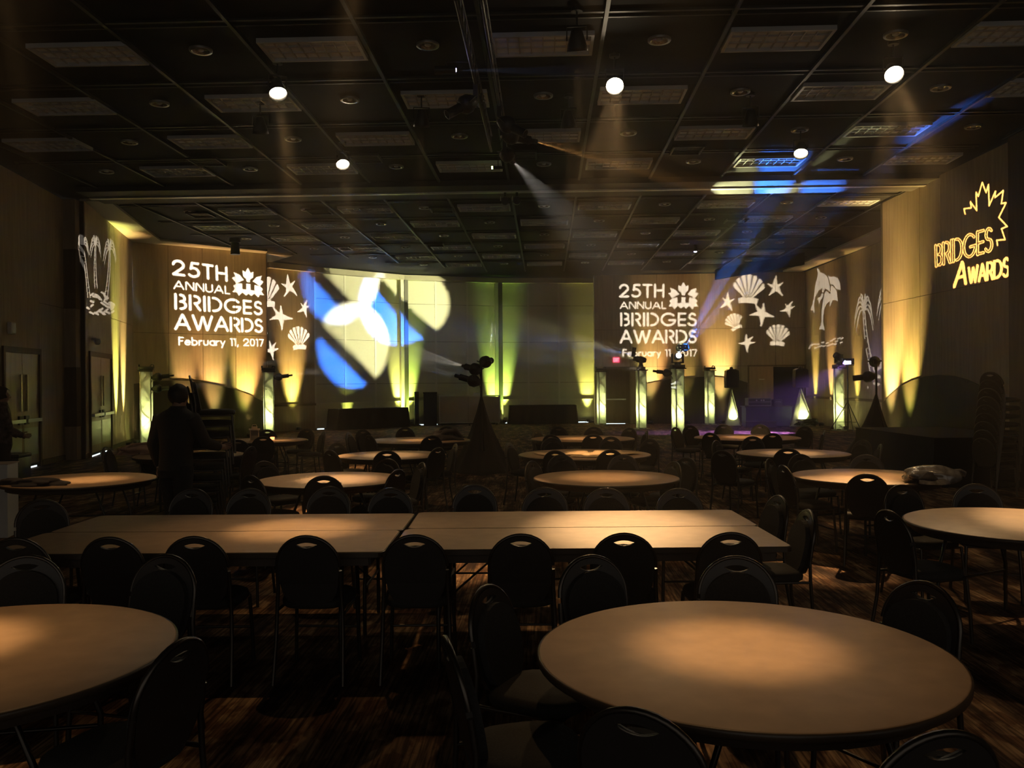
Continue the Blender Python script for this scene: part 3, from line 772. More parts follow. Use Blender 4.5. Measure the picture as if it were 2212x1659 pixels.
for px, py, k in (
    # across from the long tables
    (1375, 1539, 'T1'), (2040, 1588, 'T1'), (1048, 1270, 'T1'), (965, 1385, 'T1'), (1273, 1204, 'T1'), (1592, 1206, 'T1'), (2000, 1262, 'T1'),
    (362, 1203, 'T2'), (55, 1204, 'T2'), (392, 1388, 'T2'),
    (1918, 1105, 'T3'), (1950, 1050, 'T3'), (2105, 1048, 'T3'),
    (1147, 998, 'T4'), (1484, 990, 'T4'), (1212, 984, 'T4'), (1347, 984, 'T4'), (1440, 1000, 'T4'),
    (699, 1030, 'T5'), (836, 1015, 'T5'), (912, 1001, 'T5'), (541, 1029, 'T5'), (569, 998, 'T5'), (840, 993, 'T5'),
    (1873, 1026, 'T6'), (1691, 1007, 'T6'), (1728, 983, 'T6'), (1872, 984, 'T6'), (1660, 993, 'T6'),
    (1098, 958, 'T8'), (1200, 975, 'T8'), (1318, 973, 'T8'), (1192, 947, 'T8'), (1320, 945, 'T8'), (1406, 950, 'T8'),
    (836, 975, 'T9'), (713, 974, 'T9'), (937, 968, 'T9'), (726, 958, 'T9'), (985, 960, 'T9'),
    (1702, 970, 'T10'), (1625, 944, 'T10'), (1546, 953, 'T10'), (1866, 952, 'T10'), (1903, 961, 'T10'), (1560, 975, 'T10'),
    (1458, 924, 'T11'), (1490, 920, 'T11'), (1563, 918, 'T11'), (1643, 918, 'T11'), (1740, 922, 'T11'), (1534, 936, 'T11'), (1669, 937, 'T11'), (1782, 931, 'T11'),
    (1190, 940, 'T12'), (1280, 939, 'T12'), (1206, 923, 'T12'), (1283, 923, 'T12'), (1158, 929, 'T12'), (1361, 925, 'T12'), (1398, 931, 'T12'),
    (838, 939, 'T13'), (922, 940, 'T13'), (875, 924, 'T13'), (783, 929, 'T13'), (752, 935, 'T13'), (965, 922, 'T13'),
    (663, 927, 'T14'), (568, 944, 'T14'), (513, 951, 'T14'), (577, 929, 'T14'), (700, 932, 'T14'),
    (246, 966, 'T15'), (296, 963, 'T15'), (543, 966, 'T15')):
    chair_at(px, py, k)
for _ in range(30):       # ease chairs apart where two meet
    for i, a in enumerate(CHAIRS):
        for b in CHAIRS[:i]:
            d = Vector((a.location.x - b.location.x, a.location.y - b.location.y))
            if 1e-4 < d.length < 0.50:
                d = d.normalized() * (0.50 - d.length) * 0.5; a.location.x += d.x; a.location.y += d.y; b.location.x -= d.x; b.location.y -= d.y
ORD = ('first', 'second', 'third', 'fourth', 'fifth', 'sixth', 'seventh', 'eighth')
for i, (px, py) in enumerate(((62, 1157), (258, 1157), (437, 1153), (672, 1156), (903, 1146), (1126, 1146), (1344, 1144), (1567, 1146))):
    P = zp(px, py, BTOP); put_chair(P.x, min(P.y, 5.02) - BOFF, random.uniform(-0.05, 0.05), ORD[i] + ' black banquet chair from the door end, entrance side of the long tables', 'chairs on the entrance side of the long tables')
for i, (px, py) in enumerate(((412, 1058), (539, 1058), (708, 1054), (841, 1057), (1025, 1050), (1179, 1056), (1306, 1057), (1464, 1058))):
    P = zp(px, py, BTOP); put_chair(P.x, max(P.y, 6.98) + BOFF, math.pi + random.uniform(-0.06, 0.06), ORD[i] + ' black banquet chair from the door end, stage side of the long tables', 'chairs on the stage side of the long tables')
for px, py, rz, w_ in ((1688, 1075, 1.75, 'stage-side'), (1748, 1105, 1.6, 'entrance-side')):
    P = zp(px, py, BTOP); put_chair(P.x + BOFF * math.sin(rz), P.y, rz, 'black banquet chair at the leaf-wall end of the long tables, %s one' % w_, 'chairs at the end of the long tables')
P = zp(97, 1086, BTOP); put_chair(P.x + 0.1, P.y - 0.1, -2.4, 'black banquet chair at the double-door end of the long tables', 'chair at the door end of the long tables')

# ------------------------------------------------------------------ lit truss towers
def tower(px, Y, label, rz=0.32, strength=1.0, group='lit fabric-wrapped truss towers'):
    p = yp(px, 830, Y); t = empty('truss_tower', (p.x, p.y, 0), rz, label, 'tower', group)
    h, s = 2.12, 0.15
    MB().box((0, 0, 0.015), (0.5, 0.5, 0.03)).build('base_plate', 'aluminium', t)
    up = MB().tube([(0, 0, 0.03), (0, 0, h)], 0.02, 8).mesh('upright'); up.materials.append(MATS['aluminium'])
    for a in (-1, 1):
        for b in (-1, 1): link('upright', up, None, t, (a * (s - 0.02), b * (s - 0.02), 0))
    k = s - 0.02
    for q in range(4):
        R = Matrix.Rotation(q * math.pi / 2, 3, 'Z'); mb = MB(); pts = []
        for i in range(8): pts.append(R @ Vector(((-1) ** i * k, -k, 0.1 + 0.28 * i)))
        mb.tube(pts, 0.008, 5); mb.build('brace', 'aluminium', t)
    for q in range(4):
        R = Matrix.Rotation(q * math.pi / 2, 3, 'Z'); mb = MB()
        vs = []
        for i in range(9):
            z = 0.06 + (h - 0.06) * i / 8
            for j in range(5):
                x = (-1 + 2 * j / 4) * (s - 0.006); bow = -0.012 * math.sin(math.pi * j / 4) * math.sin(i * 1.3 + q)
                vs.append(R @ Vector((x, -s - 0.006 + bow, z)))
        mb.add(vs, [(i * 5 + j, i * 5 + j + 1, (i + 1) * 5 + j + 1, (i + 1) * 5 + j) for i in range(8) for j in range(4)], True)
        mb.build('fabric_panel', 'scrim', t)
    MB().box((0, 0, h + 0.02), (0.40, 0.40, 0.04)).build('top_plate', 'black_paint', t)
    mb = MB().cyl((0, 0, 0.03), (0, 0, 0.2), 0.07, 12); mb.build('uplighter', 'black_plastic', t)
    c = (0.88, 1.0, 0.32); strength *= 1.55
    spot('tower_light', (p.x, p.y, 0.22), (p.x, p.y, 3), 50 * strength, 60, (0.95, 0.95, 0.35), 0.9, 0.05)
    point('tower_glow', (p.x, p.y, 0.5), 0.75 * strength, c, 0.06)
    point('tower_glow', (p.x, p.y, 1.2), 0.32 * strength, c, 0.06)
    return p, h + 0.04
tw = {}
tw['L1'] = tower(316, 25.0, 'lit fabric tower beside the wall corner next to the title projection', 0.25, 1.1)
tw['L2'] = tower(580, 28.2, 'lit fabric tower at the edge of the recess, by the title wall', 0.35, 1.4)
tw['R1'] = tower(1299, 34.9, 'lit fabric tower next to the single exit door', 0.2, 1.2)
tw['R2'] = tower(1385, 31.5, 'lit fabric tower carrying the dark unlit moving head', 0.2, 1.3)
tw['R3'] = tower(1464, 27.8, 'lit fabric tower carrying the bright white moving head', 0.35, 1.2)
tw['R4'] = tower(1533, 34.3, 'lit fabric tower before the curved wainscot, bare clamp on top', 0.2, 1.0)
tw['R5'] = tower(1812, 29.8, 'lit fabric tower beside the tripod with the blue light', -0.2, 1.2)

def moving_head(p, z, label, head_dir, lens='lens_dim', on=1.0, size=1.0):
    o = empty('moving_head', (p.x, p.y, z), math.atan2(head_dir[1], head_dir[0]) - math.pi / 2, label, 'stage light', 'moving head lights on towers')
    link('base', rbox((0, 0, 0.05), (0.36 * size, 0.30 * size, 0.10), 0.015), 'black_plastic', o)
    MB().cyl((0, 0, 0.1), (0, 0, 0.16), 0.09 * size, 14).build('turntable', 'black_plastic', o)
    for s in (-1, 1): link('yoke_arm', rbox((s * 0.15 * size, 0, 0.30), (0.05, 0.12, 0.30), 0.012), 'black_plastic', o)
    MB().box((0, 0, 0.17), (0.3 * size, 0.12, 0.04)).build('yoke_base', 'black_plastic', o)
    d = Vector((0, math.hypot(head_dir[0], head_dir[1]), head_dir[2])).normalized(); q = d.to_track_quat('Z', 'Y').to_matrix(); c = Vector((0, 0, 0.36))
    MB().lathe([(0.0, -0.2), (0.07, -0.19), (0.10, -0.12), (0.12, 0.0), (0.115, 0.13), (0.10, 0.17), (0.085, 0.17), (0.085, 0.15)], 18, c, q).build('head', 'black_plastic', o); hd_ = [k for k in col.objects if k.parent is o][-1]
    MB().lathe([(0.0, 0.162), (0.05, 0.16), (0.085, 0.15)], 18, c, q).build('lens', lens, hd_)
    wd = Vector(head_dir).normalized()
    return Vector((p.x, p.y, z + 0.36)) + wd * 0.20

# ------------------------------------------------------------------ ellipsoidal stage spotlights
def ellipsoidal(clamp, target, label, group, lit=False, barrel=0.20):
    """body hung from a clamp point; returns (empty, lens position)"""
    clamp = Vector(clamp); d = (Vector(target) - clamp).normalized()
    o = empty('stage_spotlight', clamp, 0, label, 'stage light', group)
    q = d.to_track_quat('Z', 'Y').to_matrix(); z0 = Vector((0, 0, 0)) + d * 0.16
    MB().lathe([(0, -0.17), (0.055, -0.165), (0.075, -0.13), (0.12, -0.05), (0.12, 0.03), (0.085, 0.08), (0.07, 0.09)], 16, z0, q).build('body', 'black_paint', o)
    MB().lathe([(0.062, 0.07), (0.062, 0.09 + barrel), (0.066, 0.10 + barrel), (0.056, 0.10 + barrel), (0.054, 0.08)], 16, z0, q).build('barrel', 'black_paint', o); bar_ = [k for k in col.objects if k.parent is o][-1]
    MB().lathe([(0, 0.04 + barrel), (0.054, 0.035 + barrel)], 16, z0, q).build('lens', 'lens_lit' if lit else 'lens_dim', bar_)
    sd = d.cross(Vector((0, 0, 1))).normalized(); c = z0
    yk = MB(); yk.tube([c + sd * 0.13, c + sd * 0.13 - d * 0.12 + Vector((0, 0, 0.03)), -sd * 0.0, c - sd * 0.13 - d * 0.12 + Vector((0, 0, 0.03)), c - sd * 0.13], 0.011); yk.build('yoke', 'black_paint', o)
    MB().box((0, 0, 0.0 if clamp.z < 4 else 0.1), (0.06, 0.06, 0.08 if clamp.z < 4 else 0.24)).build('clamp', 'black_paint', o)
    MB().tube([c - d * 0.14, c - d * 0.18 + Vector((0, 0, -0.12)), c - d * 0.22 + Vector((0, 0, -0.16)), Vector((0, 0, -0.1)) - d * 0.03], 0.006, 5).build('cable', 'cable_black', o)
    return o, clamp + d * (0.16 + 0.09 + barrel + 0.02), d

def skirted_stand(x, y, ztop, zap, label, half=0.58, rz=0.0):
    o = empty('light_stand', (x, y, 0), rz, label, 'light stand')
    MB().cyl((0, 0, 0.02), (0, 0, ztop), 0.022, 10).build('pole', 'black_paint', o)
    for k in range(3):
        a = math.radians(90 + 120 * k)
        MB().tube([(0, 0, zap - 0.15), (0.72 * half * math.cos(a), 0.72 * half * math.sin(a), 0.05)], 0.014).build('leg', 'black_paint', o)
    n = 36; mb = MB(); rows = [(zap, 0.035), (zap * 0.8, 0.16), (zap * 0.55, 0.36), (zap * 0.3, 0.62), (zap * 0.12, 0.86), (0.005, 1.02)]
    vs = []
    for z, s in rows:
        for i in range(n):
            a = 2 * math.pi * i / n; tri = math.cos(math.pi / 3) / math.cos(((a - math.pi / 2 + math.pi / 3) % (2 * math.pi / 3)) - math.pi / 3)
            r = half * s * (0.45 + 0.55 * min(1.4, tri * 1.5)) * (1 + 0.06 * s * math.sin(7 * a))
            vs.append((r * math.cos(a), r * math.sin(a), z))
    mb.add(vs, [(r * n + i, r * n + (i + 1) % n, (r + 1) * n + (i + 1) % n, (r + 1) * n + i) for r in range(len(rows) - 1) for i in range(n) if not (r < 3 and i in (27,))], True)
    mb.build('skirt', 'black_cloth', o)
    return o
S1x, S1y = -0.6, 17.0
skirted_stand(S1x, S1y, 2.14, 1.46, 'black-skirted light stand with three spotlights between the round tables', 0.60)
S2 = yp(1893, 830, 19.0)
skirted_stand(S2.x, S2.y, 2.16, 1.42, 'black-skirted light stand against the end of the leaf-projection wall', 0.62)

# tripod with lit blue lamp
TPp = yp(1831, 830, 28.6)
tr = empty('lamp_tripod', (TPp.x, TPp.y, 0), 0.4, 'bare black tripod stand carrying the blue lamp', 'tripod')
MB().cyl((0, 0, 0.15), (0, 0, 2.22), 0.02).build('pole', 'black_paint', tr)
for k in range(3):
    a = math.radians(30 + 120 * k)
    MB().tube([(0, 0, 1.02), (0.62 * math.cos(a), 0.62 * math.sin(a), 0.0)], 0.014).build('leg', 'black_paint', tr)
    MB().tube([(0, 0, 0.35), (0.40 * math.cos(a), 0.40 * math.sin(a), 0.36)], 0.008).build('brace', 'black_paint', tr)
MB().cyl((0, 0, 0.98), (0, 0, 1.06), 0.035).build('collar', 'black_paint', tr)
bl = empty('flood_lamp', (TPp.x, TPp.y, 2.22), 0.15, 'bright blue-white flood lamp on the bare tripod', 'stage light')
link('housing', rbox((0, 0, 0.12), (0.42, 0.12, 0.20), 0.015), 'black_plastic', bl)
MB().box((-0.03, -0.064, 0.08), (0.22, 0.01, 0.10)).build('lens', 'lens_blue', bl)
MB().tube([(-0.22, 0, 0.12), (-0.22, 0, 0.0), (0.22, 0, 0.0), (0.22, 0, 0.12)], 0.01).build('yoke', 'black_paint', bl)

# ------------------------------------------------------------------ loudspeakers on lit scrim stands
def speaker_stand(px, Y, label, half, lit):
    p = yp(px, 830, Y); o = empty('speaker_stand', (p.x, p.y, 0), 0, label, 'speaker stand', 'white scrim speaker stands')
    z = 1.42
    MB().cyl((0, 0, 0.05), (0, 0, z + 0.04), 0.02).build('pole', 'black_paint', o)
    base = [(-half, -0.12), (half, -0.22), (half * 0.25, half * 0.8)]
    for k in range(3): MB().tube([(0, 0, 1.1), (base[k][0] * 0.93, base[k][1] * 0.93, 0.03)], 0.014).build('leg', 'black_paint', o)
    for k in range(3):
        a, b = base[k], base[(k + 1) % 3]; mb = MB(); vs = []; nr, nc = 8, 8
        for i in range(nr + 1):
            f = i / nr
            for j in range(nc + 1):
                g = j / nc; x = a[0] * (1 - g) + b[0] * g; y = a[1] * (1 - g) + b[1] * g
                sag = 1 - 0.16 * math.sin(math.pi * g) * math.sin(math.pi * min(1, f * 1.1))
                s = (0.05 + 0.95 * f) * sag
                vs.append((x * s, y * s, z * (1 - f) + 0.006))
        mb.add(vs, [(i * 9 + j, i * 9 + j + 1, (i + 1) * 9 + j + 1, (i + 1) * 9 + j) for i in range(nr) for j in range(nc)], True)
        mb.build('scrim_panel', 'scrim', o)
    MB().cyl((0.1, 0.03, 0.0), (0.1, 0.03, 0.1), 0.07, 12).build('uplighter', 'black_plastic', o)
    spot('stand_light', (p.x + 0.1, p.y + 0.05, 0.14), (p.x - 0.05, p.y - 0.22, 0.75), 34 * lit, 80, (0.95, 1.0, 0.3), 0.4, 0.03)
    point('stand_glow', (p.x, p.y + 0.02, 0.5), 0.9 * lit, (0.95, 1.0, 0.35), 0.04)
    return p, z
for px, Y, half, lab, lab2 in ((1580, 33.6, 0.30, 'white scrim-covered stand under the round-topped loudspeaker', 'dark round-topped loudspeaker on a lit scrim stand before the wainscot'),
                               (1729, 32.7, 0.46, 'white scrim-covered stand in front of the dark half of the doorway', 'dark loudspeaker on a lit scrim stand before the service doorway')):
    p, z = speaker_stand(px, Y, lab, half, 1.0)
    s = empty('loudspeaker', (p.x, p.y, z + 0.04), 0.05, lab2, 'speaker', 'loudspeakers on scrim stands')
    prof = [(-0.25, 0), (0.25, 0), (0.26, 0.35), (0.24, 0.66), (0.12, 0.72), (-0.12, 0.72), (-0.24, 0.66), (-0.26, 0.35)]
    MB().prism(prof, lambda u, v, t: Vector((u * (1 - max(0, t) * 0.6), t, v)), -0.18, 0.22).build('cabinet', 'black_plastic', s)
    MB().prism([(u * 0.9, 0.03 + v * 0.92) for u, v in prof], lambda u, v, t: Vector((u, t, v)), -0.19, -0.18).build('grille', 'black_cloth', s)
    MB().lathe([(0.07, 0), (0.065, 0.06), (0.03, 0.09), (0, 0.09)], 12, (0, 0, 0.72)).build('top_handle', 'black_plastic', s)

# ------------------------------------------------------------------ music booth
p = yp(1650, 830, 33.4)
bo = empty('music_booth', (p.x, p.y, 0), 0.0, 'dark blue fronted music booth between the scrim stands', 'booth')
MB().box((0.1, 0, 0.36), (1.75, 0.6, 0.72)).build('body', 'booth_facade', bo)
MB().box((0.1, 0, 0.74), (1.85, 0.7, 0.04)).build('top', 'black_paint', bo)
for k in range(4): MB().box((-0.74 + 0.44 * k + 0.18, -0.308, 0.36), (0.42, 0.012, 0.66)).build('facade_panel', 'booth_facade', bo)
MB().box((-0.35, -0.62, 0.10), (1.15, 0.42, 0.20)).build('front_step', 'black_paint', bo)
rc = empty('equipment_case', (p.x - 0.25, p.y - 0.05, 0.76), 0, 'silver-edged equipment rack case standing on the music booth', 'case')
MB().box((0, 0, 0.16), (0.86, 0.5, 0.28)).build('body', 'black_plastic', rc)
for z in (0.02, 0.155, 0.30): MB().box((0, -0.255, z), (0.88, 0.02, 0.025)).build('edge_strip', 'case_silver', rc)
for s in (-1, 1): MB().box((s * 0.43, -0.255, 0.16), (0.025, 0.02, 0.28)).build('edge_strip', 'case_silver', rc)
for x in (-0.12, 0.06, 0.15): MB().cyl((x, -0.26, 0.22), (x, -0.28, 0.22), 0.03, 10).build('knob', 'steel', rc)
c2 = empty('gear_box', (p.x + 0.45, p.y - 0.05, 0.76), 0, 'small dark gear box beside the rack case on the booth', 'box')
link('body', rbox((0, 0, 0.12), (0.35, 0.4, 0.24), 0.01), 'black_plastic', c2); MB().tube([(-0.1, -0.21, 0.12), (-0.1, -0.24, 0.16), (0.1, -0.24, 0.16), (0.1, -0.21, 0.12)], 0.01).build('handle', 'case_silver', c2)
# coiled cables and bags on the floor by the wall
cb = empty('cable_coil', (10.9, 32.3, 0), 0, 'heap of black cable on the floor by the chair-rail wall', 'cable')
mb = MB(); pts = []
for i in range(70):
    a = i * 0.55; r = 0.35 + 0.12 * math.sin(i * 1.7); pts.append((r * math.cos(a), 0.6 * r * math.sin(a), 0.03 + 0.0035 * i + 0.03 * math.sin(i * 2.3) ** 2))
mb.tube(pts, 0.016, 5).build('coil', 'cable_black', cb)
MB().tube([pts[0], (-0.6, -0.1, 0.016), (-1.3, -0.5, 0.016), (-1.6, -0.3, 0.016)], 0.012, 5).build('tail', 'cable_black', cb)

# ------------------------------------------------------------------ bar, draped tables, column speaker along the operable wall
p = yp(1014, 830, 35.0)
ba = empty('portable_bar', (p.x, p.y, 0), 0.06, 'portable bar with pale brown front on casters by the operable wall', 'bar')
Wd, Hb = 2.45, 1.08
MB().box((0, 0.28, 0.12 + Hb / 2 - 0.02), (Wd - 0.08, 0.5, Hb - 0.06)).build('body', 'veneer_dark', ba)
for x0, x1 in ((-Wd / 2 + 0.04, -0.06), (-0.05, Wd / 2 - 0.04)): MB().box(((x0 + x1) / 2, 0.015, 0.12 + Hb / 2), (x1 - x0, 0.03, Hb - 0.06)).build('front_panel', 'bar_front', ba)
MB().box((0, 0.28, 0.12 + Hb), (Wd + 0.05, 0.62, 0.035)).build('top', 'bar_trim', ba)
MB().box((0, 0.0, 0.13), (Wd, 0.05, 0.03)).build('bottom_rail', 'bar_trim', ba)
for s in (-1, 1): MB().box((s * (Wd / 2 - 0.02), 0.0, 0.12 + Hb / 2), (0.04, 0.05, Hb)).build('edge_post', 'bar_trim', ba)
for x in (-1.1, 0, 1.1): MB().cyl((x - 0.02, 0.06, 0.055), (x + 0.02, 0.06, 0.055), 0.055, 12).build('caster', 'black_plastic', ba)
bx = empty('napkin_box', (p.x + 0.3, p.y + 0.15, 1.2175), 0.1, 'small white box on top of the portable bar', 'box')
link('carton', rbox((0, 0, 0.05), (0.24, 0.18, 0.10), 0.008), 'white_plastic', bx); MB().box((0, 0, 0.103), (0.12, 0.08, 0.006)).build('opening', 'veneer_dark', bx)
bk2 = empty('back_bar', (p.x - 1.58, p.y - 0.02, 0), 0.06, 'black cabinet between the slim speaker and the portable bar', 'cabinet')
MB().box((0, 0, 0.67), (0.52, 0.36, 1.3)).build('body', 'black_paint', bk2); MB().box((0, 0, 1.34), (0.56, 0.4, 0.05)).build('top', 'black_paint', bk2)
for s in (-1, 1): MB().box((s * 0.13, -0.19, 0.66), (0.245, 0.02, 1.2)).build('door', 'black_plastic', bk2)
def draped(W, u0, u1, off, label, z=0.78):
    p = W.pt((u0 + u1) / 2, 0, off); o = empty('draped_table', p, math.atan2(W.d.y, W.d.x), label, 'table', 'black-draped tables at the operable wall')
    L = (u1 - u0); D = 0.76; mb = MB(); n = 0; ring = []
    for i in range(40): ring.append((-L / 2 + L * i / 40, -D / 2))
    for i in range(12): ring.append((L / 2, -D / 2 + D * i / 12))
    for i in range(40): ring.append((L / 2 - L * i / 40, D / 2))
    for i in range(12): ring.append((-L / 2, D / 2 - D * i / 12))
    n = len(ring); vs = []
    for zz, g in ((z, 1.0), (z - 0.015, 1.006), (z * 0.5, 1.02), (0.012, 1.035)):
        for i, (x, y) in enumerate(ring):
            k = 0.0 if zz > z - 0.01 else 0.02 * math.sin(i * 1.1) * (1 - zz / z) ; nx = x * g + (0.03 * (1 - zz / z) * (1 if x > 0 else -1)); vs.append((nx, y * (g + 0.05 * (1 - zz / z)) + (k if abs(y) > D / 2 - 1e-3 else 0), zz))
    mb.add(vs, [(r * n + i, r * n + (i + 1) % n, (r + 1) * n + (i + 1) % n, (r + 1) * n + i) for r in range(3) for i in range(n)], True); mb.build('cloth_skirt', 'black_cloth', o)
    MB().prism(ring[::4], lambda u, v, t: Vector((u, v, t)), z - 0.02, z + 0.002).build('cloth_top', 'black_cloth', o)
    for a in (-1, 1):
        for b in (-1, 1): MB().cyl((a * (L / 2 - 0.2), b * 0.25, 0), (a * (L / 2 - 0.2), b * 0.25, z - 0.02), 0.016, 6).build('leg', 'leg_metal', o)
draped(WO[0], WO[0].u(702), WO[0].u(851), 0.62, 'long black-draped table at the operable wall under the coloured light')
draped(WO[2], WO[2].u(1098), WO[2].u(1238), 0.62, 'long black-draped table at the operable wall beyond the portable bar')
p = yp(899.5, 830, 35.0)
cs = empty('slim_speaker', (p.x, p.y, 0), 0.3, 'slim ribbed column speaker standing between the operable wall post and bar', 'speaker')
MB().box((0, 0.02, 0.72), (0.17, 0.16, 1.32)).build('cabinet', 'black_plastic', cs); MB().box((0, 0.02, 0.03), (0.3, 0.3, 0.06)).build('base', 'black_plastic', cs)
rb = MB().box((0, 0, 0), (0.16, 0.02, 0.03)).mesh('rib'); rb.materials.append(MATS['post_dark'])
for k in range(20): link('rib', rb, None, cs, (0, -0.07, 0.12 + 0.062 * k))

# long black-draped table and stacked chairs on the leaf-projection wall side
o = empty('serving_table', (7.65, 15.6, 0), 0, 'long black-draped table along the leaf-projection wall', 'table')
mb = MB(); mb.prism([(-0.9, -0.0), (0.9, 0.0), (0.86, 0.78), (-0.86, 0.78)], lambda u, v, t: Vector((u, t, v)), -1.6, 1.6); mb.build('cloth_skirt', 'black_cloth', o)
MB().box((0, 0, 0.79), (1.74, 3.22, 0.02)).build('cloth_top', 'black_cloth', o)
def chair_stack(x, y, rz, n, label, group, lean=0.0):
    for k in range(n):
        put_chair(x - math.sin(rz) * 0.022 * k, y + math.cos(rz) * 0.022 * k, rz, (('bottom', 'second', 'third', 'fourth', 'fifth', 'sixth', 'seventh', 'eighth', 'topmost')[k]) + label, group, z=0.122 * k)
chair_stack(7.15, 12.9, -1.15, 9, ' black chair from the floor in the stack beside the long black-draped table', 'stacked chairs by the leaf-projection wall')
chair_stack(-3.52, 9.80, -1.25, 9, ' black chair from the floor in the stack beside the man', 'stacked chairs at the man')

# ------------------------------------------------------------------ things on the tables
def blob(name, x, y, z, sx, sy, sz, m, label, cat, seed, rz=0.0, parent=None, amp=0.25):
    rnd = random.Random(seed); bm = bmesh.new(); bmesh.ops.create_icosphere(bm, subdivisions=4, radius=1.0)
    ph = [(Vector((rnd.uniform(-1, 1), rnd.uniform(-1, 1), rnd.uniform(-1, 1))).normalized(), rnd.uniform(2, 9), rnd.uniform(0, 6)) for _ in range(14)]
    for v in bm.verts:
        d = v.co.normalized(); k = 1 + sum(amp * 0.35 * math.sin(a.dot(d) * f + o_) / (f ** 0.5) for a, f, o_ in ph)
        kk = max(-0.35, d.z) ; v.co = Vector((d.x * sx * k, d.y * sy * k, max(0.0, (kk + 0.35) / 1.35 * sz * (0.7 + 0.3 * k))))
    me = bpy.data.meshes.new(name); bm.to_mesh(me); bm.free()
    for p_ in me.polygons: p_.use_smooth = True
    o = link(name, me, m, parent, (x, y, z)); o.rotation_euler = (0, 0, rz)
    if parent is None: tag(o, label, cat)
    return o
q = zp(2012, 1043, TZ)
bw = empty('wrapped_bundle', (q.x, q.y, TZ), 0.1, 'clear plastic-wrapped bundle lying on a round table', 'bundle')
blob('wrap', 0, 0, 0, 0.25, 0.17, 0.17, 'plastic_wrap', None, None, 3, 0, bw, 0.45); blob('contents', -0.02, 0, 0.01, 0.2, 0.13, 0.12, 'dark_cloth', None, None, 9, 0, bw)
MB().tube([(0.2, 0, 0.1), (0.28, -0.03, 0.12), (0.33, 0.0, 0.09), (0.36, 0.03, 0.05)], [0.03, 0.015, 0.03, 0.008], 8).build('tied_end', 'plastic_wrap', bw)
for (px, py, sx, sy, sz, sd, lb) in ((85, 1048, 0.24, 0.14, 0.07, 11, 'crumpled dark cloth on the round table by the double door'), (28, 1046, 0.16, 0.12, 0.06, 12, 'small folded dark cloth next to the crumpled one')):
    q = zp(px, py, TZ); bb_ = empty('cloth_pile', (q.x, q.y, TZ), 0, lb, 'cloth'); blob('folds', 0, 0, 0, sx, sy, sz, 'dark_cloth', None, None, sd, 0, bb_, 0.6)
    MB().tube([(-sx * .7, -sy * .5, 0.02), (-sx * .2, -sy * .3, sz * 0.95), (sx * .4, 0, sz * .9), (sx * .8, sy * .4, 0.02)], 0.012, 6).build('hem', 'dark_cloth', bb_)
q = zp(300, 981, TZ); bb_ = empty('cloth_heap', (q.x, q.y, TZ), 0.4, 'pinkish cloth heap on the round table behind the man', 'cloth')
blob('folds', 0, 0, 0, 0.30, 0.18, 0.17, 'pink_cloth', None, None, 5, 0, bb_, 0.5); MB().tube([(-0.25, -0.1, 0.02), (-0.1, -0.06, 0.15), (0.1, -0.05, 0.16), (0.28, 0.02, 0.03)], 0.015, 6).build('hem', 'pink_cloth', bb_)
q = zp(975, 945, TZ); bb_ = empty('coat', (q.x, 15.3, TZ), 0.2, 'dark coat heaped on the large round table', 'coat')
blob('folds', 0, 0, 0, 0.27, 0.2, 0.2, 'dark_cloth', None, None, 21, 0, bb_, 0.5); MB().tube([(-0.2, -0.12, 0.03), (-0.08, -0.15, 0.15), (0.1, -0.14, 0.17), (0.22, -0.1, 0.03)], [0.03, 0.05, 0.05, 0.03], 8).build('sleeve', 'dark_cloth', bb_)
# brown paper sheets
rnd = random.Random(4)
PL = ['brown paper sheet lying at the rim of the paper-strewn table', 'brown paper sheet with a curled edge on the paper-strewn table', 'brown paper sheet across the middle of the paper-strewn table', 'brown paper sheet overlapping another on the paper-strewn table', 'narrow brown paper strip on the paper-strewn table', 'ragged brown paper piece on the paper-strewn table']
for k, (dx, dy, a, sx, sy) in enumerate(((-0.45, 0.0, 0.3, 0.42, 0.6), (-0.1, 0.15, -0.1, 0.3, 0.7), (0.12, -0.25, 0.2, 0.34, 0.5), (0.32, 0.1, -0.2, 0.4, 0.8), (0.02, -0.55, 1.2, 0.12, 0.5), (0.55, -0.05, 0.5, 0.3, 0.45))):
    mb = MB(); nn = 7; vs = []
    for i in range(nn):
        for j in range(nn):
            u_, v_ = (i / (nn - 1) - .5) * sx, (j / (nn - 1) - .5) * sy
            vs.append((u_ + rnd.uniform(-.012, .012) * (i in (0, nn - 1)), v_ + rnd.uniform(-.012, .012) * (j in (0, nn - 1)), 0.004 + 0.004 * k * 0 + 0.012 * (abs(math.sin(u_ * 9 + k)) * abs(math.sin(v_ * 7))) + 0.002 * k))
    mb.add(vs, [(i * nn + j, (i + 1) * nn + j, (i + 1) * nn + j + 1, i * nn + j + 1) for i in range(nn - 1) for j in range(nn - 1)], True)
    o = mb.build('paper_sheet', 'brown_paper', None, (1.0 + dx, 12.1 + dy, TZ)); o.rotation_euler = (0, 0, a); tag(o, PL[k], 'paper', 'brown paper sheets'); 
    sm = o.modifiers.new('thickness', 'SOLIDIFY'); sm.thickness = 0.0015
